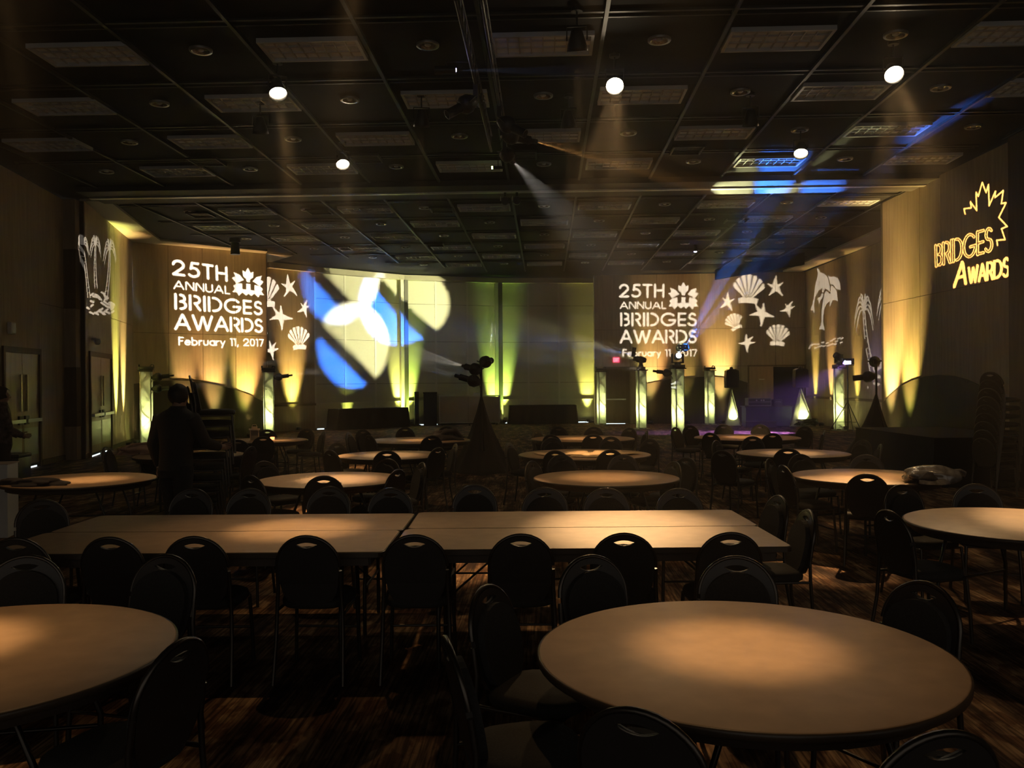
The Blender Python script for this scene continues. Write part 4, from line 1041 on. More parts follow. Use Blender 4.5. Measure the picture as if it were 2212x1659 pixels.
# lantern and candle
q = zp(571, 948, TZ); la = empty('lantern', (q.x, 15.35, TZ), 0.3, 'small four-sided lantern on a round table', 'lantern')
for a in (-1, 1):
    for b in (-1, 1): MB().box((a * 0.07, b * 0.07, 0.11), (0.018, 0.018, 0.18)).build('post', 'lantern_frame', la)
MB().box((0, 0, 0.01), (0.18, 0.18, 0.02)).build('base', 'lantern_frame', la); MB().box((0, 0, 0.205), (0.19, 0.19, 0.02)).build('roof', 'lantern_frame', la)
MB().box((0, 0, 0.11), (0.12, 0.12, 0.17)).build('glass', 'lantern_glass', la); MB().box((0, 0, 0.235), (0.10, 0.10, 0.04)).build('cap', 'lantern_frame', la)
MB().tube([(-0.04, 0, 0.255), (-0.03, 0, 0.29), (0.03, 0, 0.29), (0.04, 0, 0.255)], 0.006, 5).build('handle', 'lantern_frame', la)
q = zp(586, 950, TZ); ca = empty('candle', (q.x + 0.02, q.y, TZ), 0, 'small red candle beside the lantern', 'candle'); MB().lathe([(0, 0), (0.035, 0), (0.04, 0.05), (0.034, 0.05), (0.03, 0.02), (0, 0.02)], 12).build('holder', 'candle', ca); MB().cyl((0, 0, 0.02), (0, 0, 0.045), 0.02, 8).build('wax', 'candle', ca)
# black bin and white carton by the double door
p = zp(45, 1015, 0.3); bn = empty('flight_case', (-8.9, 15.3, 0), 0.1, 'black flight case on the floor before the double door', 'case')
link('body', rbox((0, 0, 0.26), (0.62, 0.5, 0.48), 0.02), 'black_plastic', bn); link('lid', rbox((0, 0, 0.52), (0.64, 0.52, 0.06), 0.015), 'black_plastic', bn); MB().box((0, -0.265, 0.42), (0.1, 0.02, 0.06)).build('latch', 'steel', bn)
cn = empty('carton', (-6.05, 10.15, 0), 0.2, 'pale cardboard carton on the floor by the cloth-strewn table', 'carton')
MB().box((0, 0, 0.42), (0.4, 0.35, 0.84)).build('body', 'white_plastic', cn); MB().box((0, 0, 0.845), (0.42, 0.37, 0.012)).build('flaps', 'bar_front', cn)

# ------------------------------------------------------------------ stencil art for the projected images
class Art:
    def __init__(s, x0, y0, x1, y1, step):
        s.x0, s.y0, s.x1, s.y1, s.h = x0, y0, x1, y1, step
        s.nx = int((x1 - x0) / step) + 1; s.ny = int((y1 - y0) / step) + 1
        s.X = x0 + np.arange(s.nx) * step; s.Y = y0 + np.arange(s.ny) * step
        s.f = np.full((s.ny, s.nx), -1e3)
    def win(s, xa, ya, xb, yb):
        i0 = max(0, int((xa - s.x0) / s.h) - 2); i1 = min(s.nx, int((xb - s.x0) / s.h) + 3)
        j0 = max(0, int((ya - s.y0) / s.h) - 2); j1 = min(s.ny, int((yb - s.y0) / s.h) + 3)
        return (slice(j0, max(j0, j1)), slice(i0, max(i0, i1)))
    def _cap(s, a, b, ra, rb, cut):
        m = max(ra, rb) + 3 * s.h
        w = s.win(min(a[0], b[0]) - m, min(a[1], b[1]) - m, max(a[0], b[0]) + m, max(a[1], b[1]) + m)
        X, Y = np.meshgrid(s.X[w[1]], s.Y[w[0]])
        if X.size == 0: return
        dx, dy = b[0] - a[0], b[1] - a[1]; L = dx * dx + dy * dy
        t = np.clip(((X - a[0]) * dx + (Y - a[1]) * dy) / L, 0, 1) if L > 1e-9 else np.zeros_like(X)
        d = (ra + (rb - ra) * t) - np.hypot(X - a[0] - t * dx, Y - a[1] - t * dy)
        s.f[w] = np.minimum(s.f[w], -d) if cut else np.maximum(s.f[w], d)
    def stroke(s, pts, r, cut=False):
        rs = r if isinstance(r, (list, tuple)) else [r] * len(pts)
        for i in range(len(pts) - 1): s._cap(pts[i], pts[i + 1], rs[i], rs[i + 1], cut)
    def poly(s, pts, cut=False):
        P = np.array(pts, float); m = 3 * s.h
        w = s.win(P[:, 0].min() - m, P[:, 1].min() - m, P[:, 0].max() + m, P[:, 1].max() + m)
        X, Y = np.meshgrid(s.X[w[1]], s.Y[w[0]])
        if X.size == 0: return
        ins = np.zeros(X.shape, bool); dist = np.full(X.shape, 1e9); n = len(P)
        for i in range(n):
            a, b = P[i], P[(i + 1) % n]; dx, dy = b - a
            t = np.clip(((X - a[0]) * dx + (Y - a[1]) * dy) / max(1e-9, dx * dx + dy * dy), 0, 1)
            dist = np.minimum(dist, np.hypot(X - a[0] - t * dx, Y - a[1] - t * dy))
            if abs(dy) > 1e-12:
                c = ((a[1] > Y) != (b[1] > Y)) & (X < dx * (Y - a[1]) / dy + a[0]); ins ^= c
        d = np.where(ins, dist, -dist)
        s.f[w] = np.minimum(s.f[w], -d) if cut else np.maximum(s.f[w], d)
    def loops(s, eps):
        f = s.f.copy(); f[0, :] = f[-1, :] = -1; f[:, 0] = f[:, -1] = -1
        ins = f > 0
        cell = ins[:-1, :-1].astype(int) + ins[:-1, 1:] + ins[1:, :-1] + ins[1:, 1:]
        js, is_ = np.nonzero((cell > 0) & (cell < 4)); adj = {}; pos = {}
        def cross(j, i, j2, i2, key):
            a, b = f[j, i], f[j2, i2]; t = a / (a - b)
            pos[key] = (s.x0 + (i + (i2 - i) * t) * s.h, s.y0 + (j + (j2 - j) * t) * s.h)
        for j, i in zip(js.tolist(), is_.tolist()):
            a, b, c, d = ins[j, i], ins[j, i + 1], ins[j + 1, i + 1], ins[j + 1, i]
            e = []
            if a != b: k = (0, j, i); cross(j, i, j, i + 1, k); e.append(k)
            if b != c: k = (1, j, i + 1); cross(j, i + 1, j + 1, i + 1, k); e.append(k)
            if c != d: k = (0, j + 1, i); cross(j + 1, i, j + 1, i + 1, k); e.append(k)
            if d != a: k = (1, j, i); cross(j, i, j + 1, i, k); e.append(k)
            prs = [(e[0], e[1])] if len(e) == 2 else ([(e[0], e[3]), (e[1], e[2])] if a else [(e[0], e[1]), (e[2], e[3])])
            for p_, q_ in prs: adj.setdefault(p_, []).append(q_); adj.setdefault(q_, []).append(p_)
        out = []; seen = set()
        for st in list(adj):
            if st in seen: continue
            lp = [st]; seen.add(st); cur = st
            while True:
                nx = [k for k in adj[cur] if k not in seen]
                if not nx: break
                cur = nx[0]; seen.add(cur); lp.append(cur)
            pts = [pos[k] for k in lp]
            if len(pts) > 4:
                pts = dp(pts, eps)
                if len(pts) > 2: out.append(pts)
        return out
    def sample(s, x, y):
        i = min(s.nx - 1, max(0, int(round((x - s.x0) / s.h)))); j = min(s.ny - 1, max(0, int(round((y - s.y0) / s.h)))); return s.f[j, i]
def dp(pts, eps):
    P = np.array(pts); n = len(P); keep = np.zeros(n, bool); m = n // 2; keep[[0, m]] = True
    st = [(0, m), (m, n)]
    Q = np.vstack([P, P[:1]])
    while st:
        a, b = st.pop()
        if b - a < 2: continue
        A, B = Q[a], Q[b]; d = B - A; L = np.hypot(*d); seg = Q[a + 1:b] - A
        dist = np.abs(seg[:, 0] * d[1] - seg[:, 1] * d[0]) / L if L > 1e-9 else np.hypot(seg[:, 0], seg[:, 1])
        k = int(dist.argmax())
        if dist[k] > eps: keep[a + 1 + k] = True; st += [(a, a + 1 + k), (a + 1 + k, b)]
    return [tuple(p) for p in P[keep]]

def arc(cx, cy_, rx, ry, a0, a1, n=14):
    return [(cx + rx * math.cos(math.radians(a0 + (a1 - a0) * i / n)), cy_ + ry * math.sin(math.radians(a0 + (a1 - a0) * i / n))) for i in range(n + 1)]
G = {  # geometric sans strokes, cap height 1: (advance width, strokes)
 '2': (0.60, [arc(0.30, 0.70, 0.28, 0.28, 175, -35) + [(0.03, 0.02), (0.60, 0.02)]]),
 '5': (0.58, [[(0.54, 0.98), (0.20, 0.98), (0.13, 0.56)] + arc(0.27, 0.32, 0.31, 0.31, 112, -140)]),
 'T': (0.56, [[(0, 0.98), (0.56, 0.98)], [(0.28, 0.98), (0.28, 0)]]),
 'H': (0.60, [[(0, 0), (0, 1)], [(0.6, 0), (0.6, 1)], [(0, 0.52), (0.6, 0.52)]]),
 'A': (0.80, [[(0, 0), (0.40, 1)], [(0.46, 0.92), (0.80, 0)], [(0.20, 0.32), (0.62, 0.32)]]),
 'N': (0.66, [[(0, 0), (0, 0.92)], [(0.07, 1.0), (0.62, 0.05)], [(0.66, 0.0), (0.66, 1)]]),
 'U': (0.58, [[(0, 1), (0, 0.3)] + arc(0.29, 0.29, 0.29, 0.29, 180, 360) + [(0.58, 1)]]),
 'L': (0.40, [[(0, 1), (0, 0.02), (0.40, 0.02)]]),
 'B': (0.54, [[(0, 0), (0, 1)], arc(0.29, 0.75, 0.21, 0.23, 95, -95), arc(0.30, 0.27, 0.25, 0.25, 95, -95)]),
 'R': (0.56, [[(0, 0), (0, 1)], arc(0.29, 0.72, 0.26, 0.26, 95, -95), [(0.32, 0.42), (0.56, 0)]]),
 'I': (0.02, [[(0.01, 0), (0.01, 1)]]),
 'D': (0.72, [[(0, 0), (0, 1)], arc(0.27, 0.5, 0.46, 0.48, 92, -92)]),
 'G': (0.98, [arc(0.5, 0.5, 0.49, 0.49, 42, 350, 24) + [(0.98, 0.44), (0.56, 0.44)]]),
 'E': (0.46, [[(0, 0), (0, 1)], [(0, 0.98), (0.46, 0.98)], [(0, 0.5), (0.44, 0.5)], [(0, 0.02), (0.46, 0.02)]]),
 'S': (0.50, [arc(0.26, 0.75, 0.21, 0.23, 30, 250, 12) + arc(0.24, 0.27, 0.25, 0.26, 75, -150, 14)]),
 'W': (1.16, [[(0, 1), (0.30, 0)], [(0.36, 0.06), (0.58, 0.92)], [(0.62, 0.92), (0.86, 0.0)], [(0.90, 0.08), (1.16, 1)]]),
 'F': (0.40, [[(0, 0), (0, 1)], [(0, 0.96), (0.40, 0.96)], [(0, 0.52), (0.36, 0.52)]]),
 'e': (0.52, [arc(0.27, 0.30, 0.26, 0.30, 5, 320, 16), [(0.08, 0.32), (0.5, 0.32)]]),
 'b': (0.52, [[(0, 0), (0, 1)], arc(0.22, 0.30, 0.30, 0.30, 110, -110, 14)]),
 'r': (0.28, [[(0, 0), (0, 0.6)], [(0.04, 0.42)] + arc(0.22, 0.38, 0.16, 0.22, 150, 70, 6)]),
 'u': (0.46, [[(0, 0.6), (0, 0.24)] + arc(0.23, 0.23, 0.23, 0.23, 180, 360, 10) + [(0.46, 0.6)]]),
 'a': (0.50, [arc(0.30, 0.30, 0.30, 0.30, 70, 290, 14), [(0.52, 0), (0.52, 0.6)]]),
 'y': (0.48, [[(0, 0.6), (0.24, 0.05)], [(0.48, 0.6), (0.14, -0.30)]]),
 '1': (0.20, [[(0.0, 0.93), (0.18, 0.96), (0.18, 0)]]),
 ',': (0.10, [[(0.08, 0.08), (0.0, -0.16)]]),
 '0': (0.54, [arc(0.27, 0.5, 0.25, 0.48, 100, 260, 14), arc(0.29, 0.5, 0.25, 0.48, 80, -80, 14)]),
 '7': (0.54, [[(0, 0.96), (0.52, 0.96), (0.2, 0)]]),
 ' ': (0.24, [])}
def hom(src, dst):
    A, b = [], []
    for (x, y), (u, v) in zip(src, dst):
        A.append([x, y, 1, 0, 0, 0, -u * x, -u * y]); b.append(u); A.append([0, 0, 0, x, y, 1, -v * x, -v * y]); b.append(v)
    h = np.append(np.linalg.lstsq(np.array(A, float), np.array(b, float), rcond=None)[0], 1).reshape(3, 3)
    def f(x, y):
        p = h @ np.array([x, y, 1.0]); return p[0] / p[2], p[1] / p[2]
    return f
def text(art, s, quad, r, gap=0.20, hollow=None):
    """quad: TL, TR, BR, BL in art units; fits the string to it"""
    w_ = sum(G[c][0] for c in s) + gap * (len(s) - 1); h = hom([(0, 1), (w_, 1), (w_, 0), (0, 0)], quad); x = 0
    for c in s:
        a, st = G[c]
        for pl in st:
            P = [h(x + u_, v_) for u_, v_ in pl]
            art.stroke(P, r)
            if hollow: art._todo = getattr(art, '_todo', []) + [P]
        x += a + gap
    if hollow:
        for P in art._todo: art.stroke(P, hollow, True)
        art._todo = []
def z3(x, y): return 1240 + x / 3.607, 540 + y / 3.607
def z1(x, y): return x / 2.91, 430 + y / 2.91
def z4(x, y): return 1600 + x / 2.676, 380 + y / 2.676
def box4(x0, y0, x1, y1): return [(x0, y0), (x1, y0), (x1, y1), (x0, y1)]
def title_art():
    a = Art(1326, 604, 1516, 784, 0.22)
    text(a, '25TH', box4(1339, 615, 1433, 641), 2.4, 0.26)
    text(a, 'ANNUAL', box4(1340, 652.5, 1438, 666.5), 1.35, 0.22)
    text(a, 'BRIDGES', box4(1342, 677, 1503, 703), 2.4, 0.26)
    text(a, 'AWARDS', box4(1341, 714, 1503, 740), 2.4, 0.22)
    text(a, 'February 11, 2017', box4(1346, 755, 1505, 769), 1.35, 0.22)
    m = lambda L: [z3(x, y) for x, y in L]; mir = lambda L: [(1704 - x, y) for x, y in L][::-1]
    a.poly(m([(812, 272), (832, 284), (852, 248), (872, 284), (892, 272), (890, 316), (868, 332), (864, 354), (840, 354), (836, 332), (814, 316)]))
    lf = [(735, 338), (757, 326), (748, 295), (792, 310), (820, 345), (796, 356), (766, 376), (752, 360)]
    a.poly(m(lf)); a.poly(m(mir(lf)))
    a.poly(m([(742, 396), (764, 376), (806, 370), (808, 412), (836, 412), (836, 368), (868, 368), (868, 412), (896, 412), (898, 370), (942, 376), (964, 396), (950, 412), (970, 440), (936, 440), (926, 462), (896, 436), (872, 456), (852, 440), (834, 456), (808, 436), (780, 462), (768, 440), (736, 440), (754, 412)]))
    return a
def shell(a, cx, cy_, R, rot, ribs=7):
    """fan shell, apex at (cx, cy_), opening along -y turned by rot degrees"""
    c, s = math.cos(math.radians(rot)), math.sin(math.radians(rot))
    T = lambda u, v: (cx + u * c - v * s, cy_ + u * s + v * c)
    fan = [(0, 0)]
    for i in range(41):
        t = math.radians(-48 + 96 * i / 40); rr = R * (1.0 - 0.20 * (abs(t) / math.radians(48)) ** 2) * (1 - 0.035 * abs(math.cos(ribs * (t + math.radians(48)) / math.radians(96) * math.pi)))
        fan.append((rr * math.sin(t), -rr * math.cos(t)))
    a.poly([T(u, v) for u, v in fan])
    for i in range(1, ribs):
        t = math.radians(-48 + 96 * i / ribs); a.stroke([T(0.16 * R * math.sin(t), -0.16 * R * math.cos(t)), T(1.1 * R * math.sin(t), -1.1 * R * math.cos(t))], [R * 0.012, R * 0.03], True)
    a.poly([T(-0.36 * R, -0.10 * R), T(-0.20 * R, -0.16 * R), T(0, -0.04 * R), T(0.20 * R, -0.16 * R), T(0.36 * R, -0.10 * R), T(0.33 * R, 0.08 * R), T(0.08 * R, 0.05 * R), T(-0.08 * R, 0.05 * R), T(-0.33 * R, 0.08 * R)])
def starfish(a, cx, cy_, arms):
    for k, (dx, dy, cu) in enumerate(arms):
        L = math.hypot(dx, dy); ux, uy = dx / L, dy / L; P, Rr = [], []
        for i in range(9):
            t = i / 8; b = cu * L * t * t * 0.55
            P.append((cx + dx * t - uy * b, cy_ + dy * t + ux * b)); Rr.append(L * (0.24 * (1 - t) ** 1.2 + 0.045))
        a.stroke(P, Rr)
def shells_art():
    a = Art(1548, 582, 1752, 776, 0.25)
    P = lambda x, y: z3(x, y)
    q = lambda v: v / 3.607
    x, y = P(1356, 402); shell(a, x, y, q(214), 3)
    x, y = P(1268, 610); shell(a, x, y, q(122), -52 + 28, 7)
    x, y = P(1582, 735); shell(a, x, y, q(158), 4)
    for (cx, cy_), arms in (((1567, 290), ((-8, -85, .3), (62, -22, -.4), (62, 60, .2), (-30, 72, .5), (-60, -18, .3))),
                            ((1195, 405), ((8, -70, -.2), (55, -12, -.4), (38, 65, .1), (-45, 55, .4), (-42, -25, .3))),
                            ((1462, 495), ((30, -72, -.4), (92, 30, -.1), (10, 95, .3), (-90, -2, -.3), (-58, -62, .3))),
                            ((1668, 458), ((22, -60, .3), (50, -8, -.4), (12, 62, .1), (-52, 32, .5), (-18, -40, -.2))),
                            ((1346, 722), ((-12, -62, .2), (38, -52, .3), (60, 10, -.4), (6, 72, .1), (-60, 18, .4)))):
        x, y = P(cx, cy_); starfish(a, x, y, [(q(dx), q(dy), c) for dx, dy, c in arms])
    return a
def palm(a, base, top, S, bend, T):
    (bx_, by_), (tx, ty) = base, top
    ctr = []
    for i in range(11):
        t = i / 10; ctr.append((bx_ + (tx - bx_) * t + bend * math.sin(math.pi * t), by_ + (ty - by_) * t))
    w0, w1 = S * 0.13, S * 0.05
    for sgn in (-1, 1):
        a.stroke([T(x + sgn * (w0 + (w1 - w0) * i / 10), y) for i, (x, y) in enumerate(ctr)], S * 0.028 * T.k)
    for i in range(1, 10):
        x, y = ctr[i]; w_ = (w0 + (w1 - w0) * i / 10) * 0.55; a.stroke([T(x - w_, y + S * 0.02), T(x + w_, y - S * 0.01)], S * 0.026 * T.k)
    for dx, u_, b_ in ((0.10, 2.3, 1.15), (0.36, 3.4, 2.9), (0.52, 3.3, 3.5), (0.60, 2.5, 3.3), (0.56, 1.6, 2.7), (-0.22, 3.0, 2.0), (-0.42, 3.4, 3.1), (-0.56, 3.0, 3.4), (-0.60, 2.1, 3.0), (-0.48, 1.3, 2.5)):
        P, Rr = [], []
        for i in range(9):
            t = i / 8; P.append(T(tx + S * dx * t, ty - S * u_ * t + S * b_ * t * t)); Rr.append(S * T.k * (0.01 + 0.036 * math.sin(math.pi * min(1, t * 0.9 + 0.1))))
        a.stroke(P, Rr)
class TF:
    def __init__(s, fn, k): s.fn, s.k = fn, 1.0 / k
    def __call__(s, x, y): return s.fn(x, y)
def palms_left_art():
    a = Art(180, 492, 262, 690, 0.22); T = TF(z1, 2.91)
    palm(a, (604, 560), (600, 300), 62, -4, T); palm(a, (664, 640), (690, 330), 70, 6, T); palm(a, (560, 620), (525, 300), 60, 0, T)
    rnd = random.Random(2)
    for i in range(34):
        x = 545 + 165 * rnd.random(); y = 580 + 140 * rnd.random()
        if abs(x - 610) * 0.9 > (y - 560): continue
        l = 10 + 16 * rnd.random(); s_ = rnd.choice((-0.8, 0.7, 0.5)); a.stroke([z1(x, y), z1(x + l, y + l * s_)], 2.2)
    return a
def palms_right_art():
    a = Art(1836, 610, 1925, 850, 0.3); T = TF(z4, 2.676)
    palm(a, (760, 1130), (712, 790), 95, -8, T); palm(a, (850, 1100), (840, 730), 90, -4, T)
    for x, y, l, s_ in ((705, 1195, 60, -0.4), (725, 1180, 40, -0.2), (760, 1165, 40, -.1), (705, 1220, 25, .1), (790, 1120, 30, -.8), (805, 1090, 22, -1), (770, 1200, 25, .2)):
        a.stroke([z4(x, y), z4(x + l, y + l * s_)], [2.0, 3.4])
    return a
def dolphins_art():
    a = Art(1744, 572, 1824, 760, 0.22)
    r4 = lambda L: [(1682 + x / 4.0, 581 + y / 4.0) for x, y in L]
    a.poly(r4([(345, 0), (360, 30), (400, 45), (425, 75), (440, 140), (443, 200), (415, 175), (400, 165), (385, 205), (373, 200), (378, 165), (345, 190), (318, 240), (305, 300), (313, 385), (295, 360), (270, 355), (292, 305), (305, 230), (315, 130), (335, 70), (338, 30), (330, -8)]))
    a.poly(r4([(424, 52), (442, 68), (480, 66), (510, 80), (530, 120), (535, 180), (497, 174), (472, 138), (446, 128), (436, 95)]))
    a.poly(r4([(450, 142), (470, 150), (500, 185), (512, 285), (490, 268), (465, 272), (445, 325), (438, 320), (443, 275), (410, 305), (390, 360), (382, 460), (400, 532), (375, 520), (345, 526), (370, 460), (370, 360), (385, 260), (402, 198), (413, 190), (447, 220)]))
    a.poly(r4([(370, 212), (388, 215), (382, 240), (360, 275), (355, 305), (345, 300), (345, 275), (332, 262), (345, 245), (360, 240)]))
    for x, y in ((275, 665), (290, 655), (315, 650), (340, 650), (350, 670), (380, 635), (365, 665), (395, 665), (420, 640), (430, 662), (455, 620), (480, 605), (520, 600), (545, 600), (500, 625), (540, 635), (490, 650), (460, 648), (265, 685), (320, 680)):
        a.stroke(r4([(x - 9, y + 3), (x + 9, y - 3)]), 1.5)
    return a
def leaf_art():
    a = Art(2008, 384, 2194, 628, 0.28); m = lambda L: [z4(x, y) for x, y in L]
    text(a, 'BRIDGES', m([(1127, 402), (1452, 296), (1452, 432), (1130, 522)]), 3.2, 0.16, hollow=1.1)
    text(a, 'A', m([(1252, 505), (1308, 492), (1300, 622), (1234, 640)]), 3.4)
    text(a, 'WARDS', m([(1318, 532), (1550, 470), (1548, 578), (1318, 618)]), 3.0, 0.18)
    a.stroke(m([(1297, 220), (1290, 190), (1332, 185), (1328, 150), (1364, 200), (1360, 95), (1373, 118), (1396, 38), (1418, 96), (1432, 50), (1436, 172), (1472, 88), (1470, 125), (1518, 84), (1506, 160), (1533, 155), (1492, 240), (1540, 292), (1507, 305), (1528, 368), (1480, 372), (1484, 400)]), 1.5)
    return a
def z2(x, y): return 560 + x / 2.91, 540 + y / 2.91
DISCS = [((530, 165), 300), ((632, 603), 262), ((947, 343), 257)]
def disc_art(blue):
    a = Art(596, 520, 990, 850, 0.6)
    for k, ((cx, cy_), R) in enumerate(DISCS):
        x, y = z2(cx, cy_); r = R / 2.91
        b = Art(a.x0, a.y0, a.x1, a.y1, a.h)
        b.poly([(x + r * math.cos(t * math.pi / 40), y + r * math.sin(t * math.pi / 40)) for t in range(80)])
        ang = math.radians((43, 40, 46)[k]); nx, ny = -math.sin(ang), math.cos(ang)   # lower-left side normal
        off = (0.34, 0.30, 0.05)[k] * r
        o0 = (x + nx * off, y + ny * off)
        X, Y = np.meshgrid(b.X, b.Y); d = (X - o0[0]) * nx + (Y - o0[1]) * ny; half = 0.15 * r
        b.f = np.minimum(b.f, (d - half) if blue else (-half - d))
        a.f = np.maximum(a.f, b.f)
    return a
def overlap_boost_art():
    a = Art(596, 520, 990, 850, 0.6); fs = []
    for (cx, cy_), R in DISCS:
        x, y = z2(cx, cy_); r = R / 2.91; b = Art(a.x0, a.y0, a.x1, a.y1, a.h)
        b.poly([(x + r * math.cos(t * math.pi / 40), y + r * math.sin(t * math.pi / 40)) for t in range(80)]); fs.append(b.f)
    a.f = np.maximum(np.maximum(np.minimum(fs[0], fs[1]), np.minimum(fs[0], fs[2])), np.minimum(fs[1], fs[2]))
    return a
def ceiling_art(blue):
    a = Art(1530, 225, 2110, 425, 0.8)
    Q = ([((1638, 420), (1700, 420), (1742, 335), (1640, 335)), ((1735, 420), (1830, 405), (1830, 380), (1745, 380)), ((1944, 295), (2004, 268), (2080, 232), (2100, 236), (1945, 334), (1930, 330))] if blue else
         [((1541, 398), (1556, 416), (1622, 416), (1634, 398), (1632, 384), (1628, 335), (1592, 335), (1590, 384), (1556, 384)), ((1660, 416), (1728, 408), (1744, 386), (1662, 398)), ((1750, 364), (1836, 290), (1848, 266), (1926, 266), (1906, 296), (1846, 296), (1760, 366))])
    for q in Q: a.poly(list(q))
    return a

# ------------------------------------------------------------------ projectors: real stencils in front of small bright lamps
DG = 0.10
def gobo(art, to3d, P, color, power, holder, eps=0.10, blur=0.0001, amap=None, name='gobo_plate'):
    amap = amap or (lambda x, y: (x, y))
    P = Vector(P); loops = art.loops(eps)
    x0, y0, x1, y1 = art.x0, art.y0, art.x1, art.y1
    vs, es = [], []
    def add(lp):
        o = len(vs); n = len(lp); vs.extend(Vector(((p[0] - x0) / 100, (p[1] - y0) / 100)) for p in lp); es.extend((o + i, o + (i + 1) % n) for i in range(n))
    add([(x0, y0), (x1, y0), (x1, y1), (x0, y1)])
    for lp in loops: add(lp)
    ov, oe, of, _, _, _ = delaunay_2d_cdt(vs, es, [], 0, 1e-9)
    pts = [(v.x * 100 + x0, v.y * 100 + y0) for v in ov]
    faces = []
    for t in of:
        cx = sum(pts[i][0] for i in t) / len(t); cy_ = sum(pts[i][1] for i in t) / len(t)
        if art.sample(cx, cy_) <= 0: faces.append(tuple(t))
    c3 = to3d(*amap((x0 + x1) / 2, (y0 + y1) / 2)); dr = (c3 - P).normalized()
    e1 = dr.cross(Vector((0, 0, 1))).normalized(); e2 = e1.cross(dr)
    def to_plate(p):
        q = to3d(*amap(*p)) - P; q = q * (DG / q.dot(dr)); return q
    V = [to_plate(p) for p in pts]
    cor = [to_plate(p) for p in ((x0, y0), (x1, y0), (x1, y1), (x0, y1))]
    half = max(max(abs(c.dot(e1)) for c in cor), max(abs(c.dot(e2)) for c in cor)) * 1.2 + 0.004
    ctr = dr * DG
    big = []
    for c in cor:
        sx = 1 if c.dot(e1) > 0 else -1; sy = 1 if c.dot(e2) > 0 else -1; big.append(ctr + e1 * sx * half + e2 * sy * half)
    mb = MB(); mb.add(V, faces); mb.add(cor + big, [(i, (i + 1) % 4, 4 + (i + 1) % 4, 4 + i) for i in range(4)])
    me = bpy.data.meshes.new(name); me.from_pydata(mb.v, [], mb.f); me.update()
    o = link(name, me, 'black_paint', holder); o.location = P - Vector(holder.location)
    if abs(holder.rotation_euler[2]) > 1e-6:
        R = Matrix.Rotation(-holder.rotation_euler[2], 3, 'Z'); o.location = R @ o.location; o.rotation_euler = (0, 0, -holder.rotation_euler[2])
    q3 = dr.to_track_quat('Z', 'Y').to_matrix(); rs = half * 1.46
    sn = MB().lathe([(rs + 0.003, -0.02), (rs + 0.003, DG + 0.012), (rs, DG + 0.012), (rs, -0.02), (0.0, -0.02)], 16, (0, 0, 0), q3).build('snoot', 'black_paint', o)  # added tube that hides the lit back of the plate
    ang = max(math.degrees(math.atan2((c - ctr).length, DG)) for c in cor)
    ld = spot('projector_beam', P, c3, power, 2 * ang, color, 0.0, blur)
    return o
def on_wall(W): return lambda x, y: (lambda u, z: W.pt(u, z, 0.02))(*W.hit(x, y, 0.02))
def on_ceiling(x, y): return zp(x, y, H)

WHITE = (1.0, 0.96, 0.84); COOL = (0.97, 0.97, 0.95)
TITLE = title_art(); SHELLS = shells_art()
S1c = [(S1x + 0.0, S1y, z) for z in (2.10, 1.95, 1.72)]
GRP = 'spotlights on the stand between the tables'
# title on the first back wall
tl = hom([(1335, 612), (1338, 742), (1507, 742), (1507, 674)], [z1(1070, 370), z1(1093, 822), z1(1660, 843), z1(1655, 640)])
f1, L1, _d = ellipsoidal((S1x - 0.03, S1y - 0.02, 1.98), on_wall(WC)(470, 650), 'middle spotlight on the skirted stand, aimed at the title wall', GRP)
gobo(TITLE, on_wall(WC), L1, COOL, 9500, f1, amap=tl)
# palms on the angled wall
f2, L2, _d = ellipsoidal((S1x - 0.03, S1y - 0.02, 1.74), on_wall(WB)(222, 590), 'lowest spotlight on the skirted stand, aimed at the second doors', GRP)
gobo(palms_left_art(), on_wall(WB), L2, COOL, 1900, f2)
# topmost stand spotlight throws nothing; the truss throws the second title
f3, L3, _d = ellipsoidal((S1x + 0.03, S1y - 0.02, 2.13), on_wall(WE)(1421, 690), 'topmost spotlight on the skirted stand, aimed at the exit-door wall', GRP)
# shells on the recess (from the tower with the bright moving head)
tp, tz = tw['R3']
f4, L4, _d = ellipsoidal((tp.x - 0.22, tp.y - 0.05, 1.98), on_wall(WD)(620, 690), 'spotlight clamped to the tower with the bright moving head', 'spotlights clamped to towers', True)
src = [z3(1567, 290), z3(1668, 458), z3(1462, 495), z3(1582, 665), z3(1346, 722), z3(1365, 300)]
dst = [z1(1815, 550), z1(1915, 690), z1(1760, 745), z1(1875, 870), z1(1708, 948), z1(1668, 575)]
Am = np.linalg.lstsq(np.array([[x, y, 1] for x, y in src]), np.array(dst), rcond=None)[0]
gobo(SHELLS, on_wall(WD), L4, COOL, 6000, f4, amap=lambda x, y: tuple(np.array([x, y, 1.0]) @ Am))
# shells on the second back wall (from the tower by the recess)
tp, tz = tw['L2']
f5, L5, _d = ellipsoidal((tp.x + 0.2, tp.y - 0.05, 1.95), on_wall(WE)(1640, 680), 'spotlight clamped to the tower at the edge of the recess', 'spotlights clamped to towers', True)
gobo(SHELLS, on_wall(WE), L5, WHITE, 17000, f5)
# dolphins on the far side wall (from the corner tower)
tp, tz = tw['L1']
f6, L6, _d = ellipsoidal((tp.x + 0.2, tp.y - 0.05, 1.95), on_wall(WF)(1785, 660), 'upper spotlight clamped to the tower beside the wall corner', 'spotlights clamped to towers')
gobo(dolphins_art(), on_wall(WF), L6, COOL, 6500, f6)
